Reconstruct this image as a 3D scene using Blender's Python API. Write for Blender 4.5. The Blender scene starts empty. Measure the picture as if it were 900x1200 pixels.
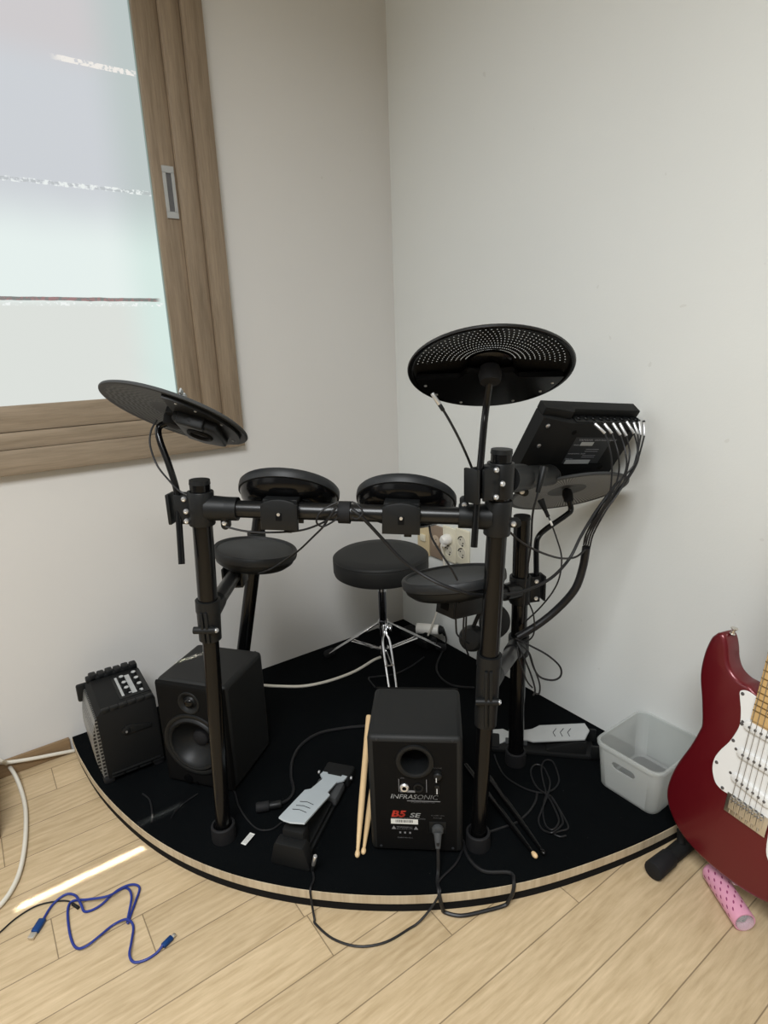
import bpy, bmesh, math, random
from math import sin, cos, pi, radians, atan2, hypot, sqrt
from mathutils import Vector, Matrix
random.seed(7)
# measured world coordinates of the room (metres, room corner at the origin)
G = {'cam': [-1.2862, -1.7219, 1.075], 'camM': [[0.8115, -0.5833, -0.0356], [0.1837, 0.1968, 0.9631], [0.5547, 0.7881, -0.2668]], 'FLb': [-0.9725, -0.6191, 0.045], 'FRb': [-0.5478, -0.9748, 0.045], 'FRtop': [-0.5202, -0.9979, 0.8955], 'FLtop': [-0.9412, -0.6453, 0.8512], 'FRj': [-0.5233, -0.9953, 0.7715], 'FRu': [-0.5218, -0.9966, 0.8407], 'FRc0': [-0.5454, -0.9768, 0.3424], 'FRc1': [-0.535, -0.9855, 0.4942], 'FLj': [-0.94, -0.6463, 0.7975], 'FLc0': [-0.9545, -0.6341, 0.5289], 'FLc1': [-0.9526, -0.6358, 0.6097], 'xL': [-0.8984, -0.6811, 0.7933], 'xR': [-0.5689, -0.9571, 0.7707], 'FLb1': [-0.976, -0.6162, 0.8212], 'FLb2': [-0.9681, -0.6228, 0.7997], 'FLb3': [-0.9776, -0.6148, 0.7799], 'FLear': [-0.9105, -0.671, 0.7687], 'FRb1': [-0.5392, -0.982, 0.8611], 'FRb2': [-0.5321, -0.9879, 0.8394], 'FRb3': [-0.5411, -0.9804, 0.8162], 'FRear': [-0.5701, -0.9561, 0.7963], 'FRear2': [-0.5034, -1.012, 0.7615], 'strap': [-0.7367, -0.8166, 0.7885], 'mtL': [-0.825, -0.7426, 0.8], 'mtR': [-0.6564, -0.8838, 0.7836], 'BRb': [-0.2887, -0.8444, 0.045], 'BRtop': [-0.2887, -0.8444, 0.693], 'BLb': [-0.7864, -0.2261, 0.045], 'BLtop': [-0.6696, -0.2691, 0.6511], 'crash': [[-0.5431, -0.9893, 1.0358], [-0.7658, 0.6429, 0.0147], [-0.5497, -0.6663, 0.5038], [0.3336, 0.3777, 0.8637]], 'ride': [[-0.946, -0.5756, 0.9703], [0.4648, 0.7761, -0.4261], [-0.742, 0.6041, 0.2909], [0.4831, 0.1809, 0.8566]], 'hh': [[-0.1446, -0.8518, 0.7339], [-0.969, 0.2012, 0.1437], [-0.1084, -0.8681, 0.4844], [0.2222, 0.4538, 0.863]], 'tomL': [[-0.7753, -0.6786, 0.8149], [-0.7053, 0.7088, -0.0104], [-0.5816, -0.5702, 0.5803], [0.4054, 0.4153, 0.8144]], 'tomR': [[-0.5921, -0.8152, 0.7922], [-0.6647, 0.7467, -0.0258], [-0.5947, -0.5079, 0.6232], [0.4522, 0.4296, 0.7816]], 'ftom': [[-0.7836, -0.4952, 0.6458], [0.9643, -0.2261, -0.1377], [0.229, 0.9734, 0.0059], [0.1327, -0.0372, 0.9905]], 'snare': [[-0.5116, -0.8604, 0.6199], [-0.08, -0.9735, 0.2142], [0.9963, -0.0851, -0.0147], [0.0325, 0.2122, 0.9767]], 'module': [[-0.1656, -0.9028, 0.84], [0.9648, -0.2452, -0.0956], [-0.0509, -0.5301, 0.8464], [-0.2582, -0.8117, -0.5239]], 'guitar': [[-0.2295, -1.3525, 0.2286], [-0.1357, -0.9904, -0.0275], [0.0984, -0.041, 0.9943], [-0.9859, 0.1323, 0.103]], 'crash_rod': [[-0.5899, -1.0022, 0.7316], [-0.5767, -0.9973, 0.8298], [-0.5685, -0.9947, 0.8732], [-0.5552, -0.9888, 0.9371], [-0.5478, -0.986, 0.9681], [-0.5403, -0.9808, 1.0215]], 'ride_rod': [[-0.9932, -0.6469, 0.699], [-0.9805, -0.6242, 0.7924], [-0.9758, -0.6145, 0.8307], [-0.9787, -0.5969, 0.877], [-0.9841, -0.5773, 0.9235], [-0.9783, -0.5675, 0.9458], [-0.964, -0.56, 0.9788]], 'hh_rod': [[-0.2577, -0.8673, 0.4903], [-0.2455, -0.8543, 0.5539], [-0.2345, -0.8425, 0.6117], [-0.2264, -0.8411, 0.6327], [-0.2047, -0.8449, 0.6479], [-0.1589, -0.8637, 0.6763], [-0.1449, -0.8668, 0.6889], [-0.1383, -0.8655, 0.7062]], 'hhclamp': [-0.2522, -0.8614, 0.5192], 'BRclamp': [-0.297, -0.8464, 0.5267], 'jacks': [[[-0.2076, -0.9623, 0.9048], [-0.1984, -0.9818, 0.8852]], [[-0.1853, -0.9694, 0.9031], [-0.1805, -0.9857, 0.8836]], [[-0.1642, -0.9753, 0.9024], [-0.1602, -0.9926, 0.8784]], [[-0.146, -0.9794, 0.9008], [-0.1438, -0.9961, 0.875]], [[-0.127, -0.9829, 0.9028], [-0.123, -1.0003, 0.8785]], [[-0.1082, -0.9881, 0.8995], [-0.1101, -1.0013, 0.8754]], [[-0.0915, -0.9906, 0.8999], [-0.0985, -1.0013, 0.8722]], [[-0.0769, -0.9928, 0.8968], [-0.0862, -1.0019, 0.8691]]], 'sleeve': [[-0.2285, -0.9739, 0.6409], [-0.2199, -0.962, 0.5891], [-0.2304, -0.9527, 0.5383], [-0.2485, -0.9252, 0.4884], [-0.2842, -0.9004, 0.4498], [-0.3313, -0.8769, 0.4215]], 'C': {'crash_cable': [0.0022, [[-0.633, -0.964, 0.9797], [-0.623, -0.9715, 0.9597], [-0.6075, -0.9815, 0.9248], [-0.5805, -0.9757, 0.8857], [-0.5639, -0.9712, 0.8586], [-0.5584, -0.97, 0.836]]], 'ride_cable': [0.0018, [[-0.984, -0.5778, 0.9598], [-0.9967, -0.5754, 0.9405], [-1.0029, -0.5797, 0.9148], [-0.9993, -0.5942, 0.8796], [-0.9907, -0.6277, 0.8546], [-0.9839, -0.6591, 0.8398], [-0.9741, -0.6686, 0.8319]]], 'crossbar_cable': [0.002, [[-0.9231, -0.7038, 0.7704], [-0.8981, -0.7243, 0.7617], [-0.8653, -0.7431, 0.7559], [-0.8098, -0.7701, 0.7538], [-0.7826, -0.8033, 0.7687], [-0.7702, -0.8235, 0.7835], [-0.7621, -0.8315, 0.7915]]], 'floor_tom_cable': [0.002, [[-0.7623, -0.8302, 0.8024], [-0.7737, -0.8234, 0.7841], [-0.78, -0.8072, 0.7626], [-0.7796, -0.7715, 0.7377], [-0.778, -0.6999, 0.6898], [-0.794, -0.6499, 0.6544], [-0.8183, -0.6377, 0.6402], [-0.8257, -0.6001, 0.6234]]], 'crossbar_loop': [0.0018, [[-0.7582, -0.8302, 0.8111], [-0.7747, -0.8213, 0.8029], [-0.7893, -0.8149, 0.7917], [-0.794, -0.8118, 0.7761], [-0.7844, -0.8153, 0.7669], [-0.7707, -0.8262, 0.7746], [-0.7623, -0.8339, 0.7841]]], 'strap_loop': [0.0018, [[-0.7415, -0.8494, 0.8117], [-0.7338, -0.8592, 0.8059], [-0.7302, -0.8663, 0.7926], [-0.7385, -0.8615, 0.7822], [-0.7465, -0.8547, 0.7854]]], 'snake_cable': [0.0034, [[-0.743, -0.8504, 0.7981], [-0.7307, -0.8637, 0.7843], [-0.7013, -0.8747, 0.7455], [-0.6739, -0.8954, 0.7037], [-0.6481, -0.917, 0.6751], [-0.6264, -0.9512, 0.6565], [-0.5944, -0.9731, 0.6397], [-0.557, -0.97, 0.6214], [-0.4632, -0.9553, 0.5902], [-0.4055, -0.9597, 0.5848], [-0.3358, -0.9673, 0.5949], [-0.2805, -0.9703, 0.626], [-0.2509, -0.9754, 0.6723], [-0.2249, -0.9892, 0.7229], [-0.1878, -1.0085, 0.7809]]], 'snare_cable': [0.002, [[-0.613, -0.9085, 0.7543], [-0.6132, -0.9156, 0.7329], [-0.6054, -0.93, 0.7067], [-0.5953, -0.9466, 0.6787], [-0.583, -0.9516, 0.6518]]], 'hanging_cable_a': [0.002, [[-0.512, -0.8684, 0.558], [-0.5146, -0.8722, 0.5039], [-0.5081, -0.8716, 0.4818], [-0.4668, -0.862, 0.4461]]], 'hanging_cable_b': [0.002, [[-0.4962, -0.8797, 0.5573], [-0.5023, -0.8811, 0.5034], [-0.5001, -0.8814, 0.4693], [-0.4731, -0.866, 0.4211]]], 'hanging_cable_c': [0.002, [[-0.4806, -0.8683, 0.5488], [-0.4853, -0.8708, 0.494], [-0.4855, -0.8684, 0.4631]]], 'module_cable_0': [0.0018, [[-0.1984, -0.9818, 0.8852], [-0.2027, -1.0004, 0.8487], [-0.2042, -1.0077, 0.8052], [-0.2125, -1.0072, 0.7519], [-0.232, -0.977, 0.6787], [-0.2359, -0.9721, 0.6475]]], 'module_cable_1': [0.0018, [[-0.1805, -0.9857, 0.8836], [-0.1905, -1.0091, 0.8481], [-0.1883, -1.0131, 0.8036], [-0.2051, -1.0096, 0.7602], [-0.2288, -0.9799, 0.677], [-0.2326, -0.975, 0.6459]]], 'module_cable_2': [0.0018, [[-0.1602, -0.9926, 0.8784], [-0.1732, -1.0155, 0.8466], [-0.1783, -1.0203, 0.8031], [-0.2131, -0.9998, 0.7258], [-0.2255, -0.9827, 0.6754], [-0.2293, -0.9779, 0.6442]]], 'module_cable_3': [0.0018, [[-0.1438, -0.9961, 0.875], [-0.1661, -1.0206, 0.8463], [-0.1723, -1.0217, 0.8115], [-0.1818, -1.0182, 0.7738], [-0.2099, -1.0026, 0.7241], [-0.2222, -0.9856, 0.6738], [-0.226, -0.9808, 0.6426]]], 'module_cable_4': [0.0018, [[-0.123, -1.0003, 0.8785], [-0.147, -1.0253, 0.8534], [-0.1592, -1.0282, 0.8195], [-0.187, -1.007, 0.7774], [-0.2153, -0.9913, 0.7276], [-0.2279, -0.9741, 0.6771], [-0.2318, -0.9692, 0.6459]]], 'module_cable_5': [0.0018, [[-0.1101, -1.0013, 0.8754], [-0.1419, -1.0246, 0.8473], [-0.1598, -1.0258, 0.8066], [-0.2121, -0.9941, 0.726], [-0.2246, -0.977, 0.6755], [-0.2285, -0.9721, 0.6442]]], 'module_cable_6': [0.0018, [[-0.0985, -1.0013, 0.8722], [-0.1394, -1.0215, 0.843], [-0.1606, -1.0209, 0.8006], [-0.2089, -0.9969, 0.7244], [-0.2214, -0.9798, 0.6738], [-0.2252, -0.975, 0.6426]]], 'module_cable_7': [0.0018, [[-0.0862, -1.0019, 0.8691], [-0.1351, -1.0246, 0.8428], [-0.1539, -1.024, 0.8055], [-0.2056, -0.9997, 0.7227], [-0.2181, -0.9827, 0.6722], [-0.2219, -0.9779, 0.6409]]], 'power_lead': [0.0018, [[-0.2787, -0.9032, 0.7156], [-0.2749, -0.9126, 0.6956], [-0.2708, -0.9271, 0.6611], [-0.2654, -0.9387, 0.6196], [-0.2724, -0.9419, 0.5766], [-0.2831, -0.9339, 0.5406], [-0.2979, -0.9123, 0.4985], [-0.3157, -0.8871, 0.4611]]], 'pedal_lead': [0.0022, [[-0.3915, -0.9796, 0.8175], [-0.4042, -0.9813, 0.7862], [-0.4023, -0.9707, 0.746], [-0.3492, -0.9236, 0.6584], [-0.3525, -0.9171, 0.5958], [-0.352, -0.9115, 0.5384], [-0.344, -0.9018, 0.4713]]], 'looped_cable': [0.0022, [[-0.4942, -0.998, 0.7369], [-0.4651, -1.0017, 0.7114], [-0.4109, -0.9999, 0.6797], [-0.3353, -0.9883, 0.646], [-0.2695, -0.977, 0.6291], [-0.2366, -0.9777, 0.6389]]], 'dangling_a': [0.0022, [[-0.3487, -0.8873, 0.4293], [-0.3308, -0.917, 0.4163], [-0.311, -0.9493, 0.3997], [-0.2939, -0.9697, 0.375], [-0.2962, -0.9749, 0.3548], [-0.3118, -0.9668, 0.3462], [-0.3252, -0.9444, 0.3472], [-0.3341, -0.9317, 0.3662], [-0.3297, -0.9118, 0.3966]]], 'dangling_b': [0.002, [[-0.3539, -0.8973, 0.4266], [-0.3557, -0.9172, 0.4017], [-0.3495, -0.9354, 0.3608], [-0.348, -0.9476, 0.3275], [-0.3536, -0.948, 0.3149]]], 'dangling_c': [0.002, [[-0.3453, -0.8998, 0.4183], [-0.3368, -0.9178, 0.4017], [-0.3343, -0.929, 0.3737], [-0.3304, -0.9444, 0.3363], [-0.3346, -0.9489, 0.3142], [-0.3412, -0.9448, 0.3126]]], 'dangling_d': [0.0018, [[-0.3244, -0.9003, 0.5165], [-0.3204, -0.9125, 0.4887], [-0.3186, -0.9151, 0.4473], [-0.3244, -0.9061, 0.4245], [-0.3369, -0.8872, 0.4168]]], 'dangling_e': [0.0018, [[-0.363, -0.9057, 0.4204], [-0.3678, -0.9184, 0.3917], [-0.3596, -0.9324, 0.3483], [-0.352, -0.9436, 0.3314]]], 'monitor_power_cord': [0.0038, [[-0.5686, -0.9494, 0.049], [-0.5892, -0.9896, 0.049], [-0.5878, -1.0328, 0.049], [-0.5498, -1.0675, 0.0495], [-0.5604, -1.088, 0.05], [-0.5686, -1.0927, 0.034], [-0.5755, -1.0891, 0.017], [-0.5831, -1.0851, 0.006], [-0.6244, -1.0677, 0.004], [-0.6649, -1.0481, 0.004], [-0.6857, -1.025, 0.006], [-0.6892, -1.0226, 0.017], [-0.6924, -1.0205, 0.034], [-0.6901, -1.0124, 0.05], [-0.6771, -0.9934, 0.0495]]], 'jack_cable': [0.0023, [[-0.8624, -0.8185, 0.049], [-0.8706, -0.839, 0.0495], [-0.8871, -0.855, 0.05], [-0.891, -0.8633, 0.034], [-0.8937, -0.8726, 0.017], [-0.8966, -0.8829, 0.006], [-0.8986, -0.8907, 0.003], [-0.8874, -0.9362, 0.003], [-0.8572, -0.9781, 0.003], [-0.812, -1.0022, 0.003], [-0.7598, -1.0079, 0.003], [-0.7425, -1.0107, 0.006], [-0.7212, -1.0132, 0.017], [-0.702, -1.0155, 0.034], [-0.6875, -1.0145, 0.05], [-0.6746, -0.9955, 0.0495], [-0.6194, -0.9837, 0.048], [-0.5788, -0.9631, 0.048]]], 'adapter_cable': [0.004, [[-0.5081, -0.4863, 0.049], [-0.5557, -0.4584, 0.049], [-0.6238, -0.4335, 0.049], [-0.6861, -0.4452, 0.049], [-0.7353, -0.4856, 0.049], [-0.7685, -0.5408, 0.049], [-0.7857, -0.5878, 0.049], [-0.8103, -0.6094, 0.05], [-0.8348, -0.6148, 0.055]]], 'tag_cable': [0.002, [[-0.8545, -0.6622, 0.048], [-0.8816, -0.6662, 0.048], [-0.9044, -0.6485, 0.048], [-0.9124, -0.6108, 0.048], [-0.9118, -0.5549, 0.048], [-0.9013, -0.5031, 0.048], [-0.9061, -0.4771, 0.048]]], 'riser_cable_a': [0.0018, [[-1.0826, -0.3683, 0.048], [-1.0748, -0.3997, 0.048], [-1.0799, -0.4407, 0.048], [-1.0901, -0.4788, 0.048]]], 'riser_cable_b': [0.0015, [[-0.9745, -0.453, 0.048], [-1.0018, -0.4603, 0.048], [-1.0301, -0.4728, 0.048], [-1.0518, -0.4925, 0.048]]], 'white_power_cable': [0.0045, [[-0.25, -0.1976, 0.049], [-0.2836, -0.1998, 0.049], [-0.3726, -0.2199, 0.049], [-0.4679, -0.2161, 0.049], [-0.5468, -0.1907, 0.049], [-0.6107, -0.139, 0.049], [-0.6449, -0.1049, 0.049]]], 'white_floor_cable': [0.005, [[-1.1839, -0.0127, 0.006], [-1.2279, -0.017, 0.0183], [-1.2683, -0.017, 0.0267], [-1.3074, -0.017, 0.0361], [-1.343, -0.017, 0.0468], [-1.3694, -0.017, 0.061], [-1.3706, -0.03, 0.08], [-1.3514, -0.055, 0.0796], [-1.341, -0.0024, 0.03], [-1.3289, -0.051, 0.02], [-1.3221, -0.1141, 0.008], [-1.3215, -0.1932, 0.006], [-1.3327, -0.3011, 0.006], [-1.3498, -0.3854, 0.006], [-1.3698, -0.4344, 0.006], [-1.3932, -0.464, 0.006], [-1.4233, -0.4811, 0.006]]], 'blue_usb_cable': [0.0024, [[-1.327, -0.5535, 0.004], [-1.3058, -0.5263, 0.004], [-1.2809, -0.5211, 0.008], [-1.2646, -0.5361, 0.008], [-1.2591, -0.571, 0.012], [-1.2549, -0.5854, 0.004], [-1.2291, -0.5892, 0.004], [-1.1933, -0.5774, 0.008], [-1.1657, -0.5798, 0.008], [-1.1526, -0.5939, 0.004], [-1.1662, -0.6213, 0.004], [-1.1844, -0.6511, 0.004], [-1.1912, -0.6642, 0.004], [-1.1902, -0.6565, 0.006], [-1.172, -0.6134, 0.012], [-1.1768, -0.5762, 0.004], [-1.2107, -0.5848, 0.013], [-1.2451, -0.566, 0.011], [-1.2716, -0.5428, 0.004], [-1.2831, -0.5598, 0.004], [-1.2882, -0.6169, 0.004], [-1.2843, -0.6555, 0.004], [-1.2689, -0.6698, 0.008], [-1.2427, -0.6629, 0.008], [-1.2151, -0.6505, 0.004], [-1.1929, -0.6634, 0.013], [-1.1852, -0.6771, 0.004], [-1.1963, -0.7126, 0.008], [-1.2056, -0.7366, 0.008], [-1.2026, -0.753, 0.004], [-1.1847, -0.762, 0.004], [-1.1639, -0.761, 0.004], [-1.1505, -0.7559, 0.008]]], 'black_thin_cable': [0.0016, [[-1.4173, -0.5389, 0.003], [-1.398, -0.5297, 0.003], [-1.3678, -0.5135, 0.003], [-1.3321, -0.5083, 0.003], [-1.2976, -0.5218, 0.003], [-1.2786, -0.5363, 0.003], [-1.2727, -0.549, 0.003]]], 'coiled_cable': [0.002, [[-0.3128, -0.7943, 0.048], [-0.332, -0.8246, 0.048], [-0.3497, -0.8661, 0.048], [-0.3494, -0.9044, 0.048], [-0.3399, -0.9373, 0.048], [-0.324, -0.9636, 0.051], [-0.2994, -0.9707, 0.051], [-0.2716, -0.9641, 0.049], [-0.252, -0.9504, 0.049], [-0.2278, -0.9209, 0.049], [-0.2189, -0.9012, 0.05], [-0.2329, -0.8917, 0.051], [-0.2627, -0.906, 0.053], [-0.2952, -0.9374, 0.055], [-0.3249, -0.972, 0.056], [-0.3457, -0.9836, 0.053], [-0.3731, -1.0029, 0.049], [-0.3959, -1.0293, 0.049], [-0.3978, -1.0471, 0.051], [-0.3831, -1.0494, 0.053], [-0.3627, -1.0386, 0.051], [-0.3465, -1.0164, 0.051], [-0.3326, -0.9899, 0.054], [-0.3301, -0.9723, 0.059], [-0.3242, -0.9459, 0.053], [-0.3068, -0.9147, 0.05], [-0.2858, -0.8923, 0.05], [-0.2617, -0.8864, 0.05], [-0.2543, -0.9032, 0.051], [-0.2739, -0.9337, 0.057], [-0.2927, -0.957, 0.059], [-0.326, -0.9785, 0.061], [-0.3703, -0.9983, 0.055], [-0.3961, -1.0098, 0.049], [-0.4098, -1.0281, 0.049], [-0.4095, -1.0424, 0.049], [-0.4049, -1.0562, 0.055], [-0.3728, -1.0521, 0.049], [-0.3571, -1.0451, 0.049], [-0.3365, -1.0177, 0.05], [-0.3269, -0.993, 0.053], [-0.3325, -0.9874, 0.065], [-0.3273, -0.9931, 0.057], [-0.3385, -1.0249, 0.049], [-0.3553, -1.0561, 0.049], [-0.3671, -1.066, 0.049], [-0.3833, -1.0604, 0.049], [-0.4004, -1.0564, 0.049], [-0.397, -1.0696, 0.049], [-0.3847, -1.0755, 0.049]]], 'pedal_cable': [0.0028, [[-0.3339, -0.9531, 0.048], [-0.3566, -0.9678, 0.048], [-0.3883, -0.9795, 0.048], [-0.4205, -0.9846, 0.048], [-0.4402, -0.9849, 0.048], [-0.4749, -0.9761, 0.048], [-0.513, -0.9653, 0.048]]], 'plug_cable': [0.003, [[-0.0903, -0.3172, 0.115], [-0.0944, -0.3256, 0.075], [-0.1295, -0.3528, 0.048], [-0.1719, -0.4149, 0.048], [-0.177, -0.4818, 0.048], [-0.1336, -0.5355, 0.048]]], 'stool_cable_black': [0.0025, [[-0.1336, -0.2907, 0.048], [-0.2137, -0.3125, 0.048], [-0.2787, -0.3146, 0.048], [-0.3352, -0.2888, 0.048], [-0.3582, -0.2834, 0.048], [-0.3725, -0.3423, 0.048]]], 'outlet_cable': [0.003, [[-0.0206, -0.2721, 0.4175], [-0.0417, -0.2916, 0.3911], [-0.077, -0.2928, 0.3516], [-0.11, -0.2735, 0.3026], [-0.1192, -0.2468, 0.2499], [-0.1295, -0.2245, 0.1818], [-0.1368, -0.2226, 0.1349]]]}, 'kick_plate': [[-0.7235, -0.6118, 0.0782], [-0.709, -0.601, 0.0729], [-0.7015, -0.6092, 0.0726], [-0.7057, -0.6184, 0.0752], [-0.6855, -0.6469, 0.0755], [-0.6788, -0.6416, 0.0731], [-0.672, -0.6533, 0.0735], [-0.6884, -0.666, 0.0796], [-0.7083, -0.6653, 0.0841], [-0.7522, -0.6987, 0.1003], [-0.7532, -0.7115, 0.1028], [-0.8557, -0.7872, 0.1401], [-0.8786, -0.769, 0.1423], [-0.8868, -0.7546, 0.1417], [-0.8907, -0.7393, 0.1399], [-0.7911, -0.6622, 0.1029], [-0.7763, -0.6641, 0.0998], [-0.7294, -0.6346, 0.0836]], 'kick_marks': [[[-0.8253, -0.7052, 0.1186], [-0.8123, -0.7149, 0.1172], [-0.8066, -0.7326, 0.119]], [[-0.8396, -0.7159, 0.1238], [-0.827, -0.7259, 0.1226], [-0.8201, -0.7427, 0.124]], [[-0.8535, -0.7263, 0.1289], [-0.8417, -0.7357, 0.1278], [-0.8348, -0.754, 0.1294]]], 'kick_pts': [[-0.6948, -0.6315, 0.075], [-0.8718, -0.7651, 0.14]], 'hh_plate': [[-0.246, -0.7242, 0.0544], [-0.2288, -0.7446, 0.0602], [-0.2291, -0.7618, 0.0629], [-0.1974, -0.7986, 0.0735], [-0.1857, -0.8088, 0.0769], [-0.1633, -0.8145, 0.0812], [-0.0935, -0.9042, 0.1059], [-0.1105, -0.9307, 0.1075], [-0.1457, -0.9428, 0.104], [-0.2247, -0.8448, 0.0766], [-0.2274, -0.8295, 0.0738], [-0.2517, -0.7923, 0.0642], [-0.2592, -0.7852, 0.062], [-0.2781, -0.7819, 0.0586], [-0.2911, -0.7659, 0.0541]], 'hh_marks': [[[-0.1517, -0.8596, 0.09], [-0.1681, -0.8631, 0.0881], [-0.1779, -0.8778, 0.0889]], [[-0.1415, -0.8748, 0.094], [-0.1579, -0.8781, 0.092], [-0.1678, -0.8926, 0.0928]], [[-0.1314, -0.8898, 0.0979], [-0.1478, -0.8931, 0.0959], [-0.1578, -0.9073, 0.0966]]], 'hh_pts': [[-0.2766, -0.7704, 0.057], [-0.1177, -0.9347, 0.107]], 'hh_wheel': [-0.242, -0.8015, 0.0565], 'hh_base': [[-0.329, -0.8001, 0.045], [-0.1329, -0.9674, 0.045], [-0.068, -0.9289, 0.045], [-0.2337, -0.7514, 0.045]], 'monA': [-0.8858, -0.3747, -0.9148], 'monB': [-0.6025, -0.8411, 2.4339], 'mdim': [0.1911, 0.1907, 0.2843], 'monA_f': {'tw': [-0.0193, 0.2362], 'wf': [-0.0215, 0.1231], 'wfb': [-0.0109, 0.0449], 'badge': [0.0273, 0.1859], 'led': [-0.0198, 0.0158], 'wl': [-0.0851, 0.119]}, 'monB_f': {'port': [0.0009, 0.2283], 'portr': [0.0257, 0.2275], 'pan0': [0.0339, 0.1846], 'pan1': [-0.0226, 0.1558], 'knob': [-0.0456, 0.2016], 'sw': [-0.0442, 0.1607], 'brand0': [0.0518, 0.1405], 'brand1': [-0.0502, 0.1506], 'b50': [0.0524, 0.0961], 'b51': [0.0134, 0.0999], 'se0': [0.0117, 0.1], 'lab0': [0.0526, 0.0876], 'lab1': [-0.0037, 0.0771], 'warn': [0.0231, 0.0652], 'inlet': [-0.0441, 0.0703], 'inlet_t': [-0.0425, 0.0873], 't2': [0.0271, 0.0499], 't3': [0.0222, 0.0327]}, 'throne': [[-0.3919, -0.087, 0.045], [-0.0659, -0.3012, 0.045]], 'T': [[-0.0952, -0.2029, 0.1108], [-0.0444, -0.2638, 0.1114], [-0.0727, -0.2323, 0.1083], [-0.0863, -0.2518, 0.0411]], 'phones': [[-0.4349, -0.8366, 0.4376], [-0.3657, -0.8399, 0.4591]], 'tag': [[-0.9492, -0.6689, 0.049], [-0.9204, -0.6527, 0.049]], 'adapter': [[-0.8888, -0.5924, 0.057], [-0.8325, -0.6194, 0.057]], 'rad': [[0.0001, 1.1779], [0.119, 1.188], [0.2425, 1.1927], [0.3505, 1.2042], [0.4432, 1.2158], [0.5243, 1.2262], [0.5895, 1.2288], [0.6714, 1.2294], [0.7681, 1.2299], [0.8855, 1.2266], [1.0355, 1.2254], [1.0998, 1.222], [1.1687, 1.2163], [1.3282, 1.2047], [1.4254, 1.2117], [1.473, 1.2119]], 'stick': [[[-0.7733, -0.8497, 0.051], [-0.6166, -0.6634, 0.1589]], [[-0.7586, -0.8502, 0.051], [-0.679, -0.7627, 0.0733]]], 'bstick': [[[-0.4816, -1.0779, 0.051], [-0.4314, -0.8893, 0.065]], [[-0.4714, -1.0804, 0.051], [-0.4073, -0.8795, 0.065]]], 'tube': [[-0.2031, -1.296, 0.021], [-0.2668, -1.3886, 0.021]], 'outl': {'A1': [0.0, -0.2835, 0.4005], 'B0': [0.0, -0.3424, 0.4486], 'B1': [0.0, -0.3465, 0.408], 'A0': [0.0, -0.2795, 0.4421], 'br': [-0.0, -0.213, 0.4197], 'be': [0.0, -0.1383, 0.4174]}, 'sfoot': [[-0.2999, -1.2279, 0.02], [-0.1907, -1.2373, 0.045], [-0.2236, -1.217, 0.06]]}
C = bpy.context.scene.collection
V = Vector
HP = 0.045
MW = {}
SC = bpy.context.scene

# ------------------------------------------------------------------ materials
def lin(c):
    return tuple((x/12.92 if x <= .04045 else ((x+.055)/1.055)**2.4) for x in c)
def hexc(h):
    return lin(tuple(int(h[i:i+2], 16)/255 for i in (0, 2, 4)))
class N:
    """small node-tree helper"""
    def __init__(s, name):
        s.m = bpy.data.materials.new(name); s.m.use_nodes = True
        s.t = s.m.node_tree; s.t.nodes.clear()
        s.out = s.new('ShaderNodeOutputMaterial')
    def new(s, typ, **kw):
        n = s.t.nodes.new(typ)
        for k, v in kw.items(): setattr(n, k, v)
        return n
    def link(s, a, b): s.t.links.new(a, b)
    def set(s, n, key, v):
        if hasattr(v, 'is_linked') or isinstance(v, bpy.types.NodeSocket): s.link(v, n.inputs[key])
        else: n.inputs[key].default_value = v
    def math(s, op, a, b=None, c=None):
        n = s.new('ShaderNodeMath', operation=op)
        for i, v in enumerate((a, b, c)):
            if v is not None: s.set(n, i, v)
        return n.outputs[0]
    def mix(s, f, a, b):
        n = s.new('ShaderNodeMix', data_type='RGBA')
        s.set(n, 0, f)
        for k, v in ((6, a), (7, b)):
            s.set(n, k, v if isinstance(v, bpy.types.NodeSocket) else (*v[:3], 1))
        return n.outputs[2]
    def coord(s): return s.new('ShaderNodeTexCoord').outputs['Object']
    def mapping(s, vec, scale=(1,1,1), loc=(0,0,0), rot=(0,0,0)):
        n = s.new('ShaderNodeMapping'); s.link(vec, n.inputs[0])
        n.inputs['Scale'].default_value = scale; n.inputs['Location'].default_value = loc; n.inputs['Rotation'].default_value = rot
        return n.outputs[0]
    def noise(s, vec, scale, detail=3, rough=.5, col=False):
        n = s.new('ShaderNodeTexNoise'); s.link(vec, n.inputs['Vector'])
        n.inputs['Scale'].default_value = scale; n.inputs['Detail'].default_value = detail; n.inputs['Roughness'].default_value = rough
        return n.outputs['Color' if col else 'Fac']
    def bsdf(s, color, rough=.5, metal=0, spec=.5, **kw):
        b = s.new('ShaderNodeBsdfPrincipled')
        s.set(b, 'Base Color', color if isinstance(color, bpy.types.NodeSocket) else (*color[:3], 1))
        s.set(b, 'Roughness', rough); s.set(b, 'Metallic', metal); s.set(b, 'Specular IOR Level', spec)
        for k, v in kw.items(): s.set(b, k.replace('_', ' '), v)
        return b
    def bump(s, b, h, strength=.2, dist=.002):
        n = s.new('ShaderNodeBump'); s.link(h, n.inputs['Height'])
        n.inputs['Strength'].default_value = strength; n.inputs['Distance'].default_value = dist
        s.link(n.outputs[0], b.inputs['Normal'])
    def done(s, b):
        s.link(b.outputs[0], s.out.inputs[0]); return s.m

def simple(name, color, rough=.5, metal=0, spec=.5, var=.12, nscale=40, bump=0, **kw):
    n = N(name); co = n.coord(); f = n.noise(co, nscale, 3)
    col = n.mix(f, tuple(c*(1-var) for c in color), tuple(min(1, c*(1+var)) for c in color))
    b = n.bsdf(col, rough, metal, spec, **kw)
    if bump: n.bump(b, f, bump, .001)
    return n.done(b)

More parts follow.
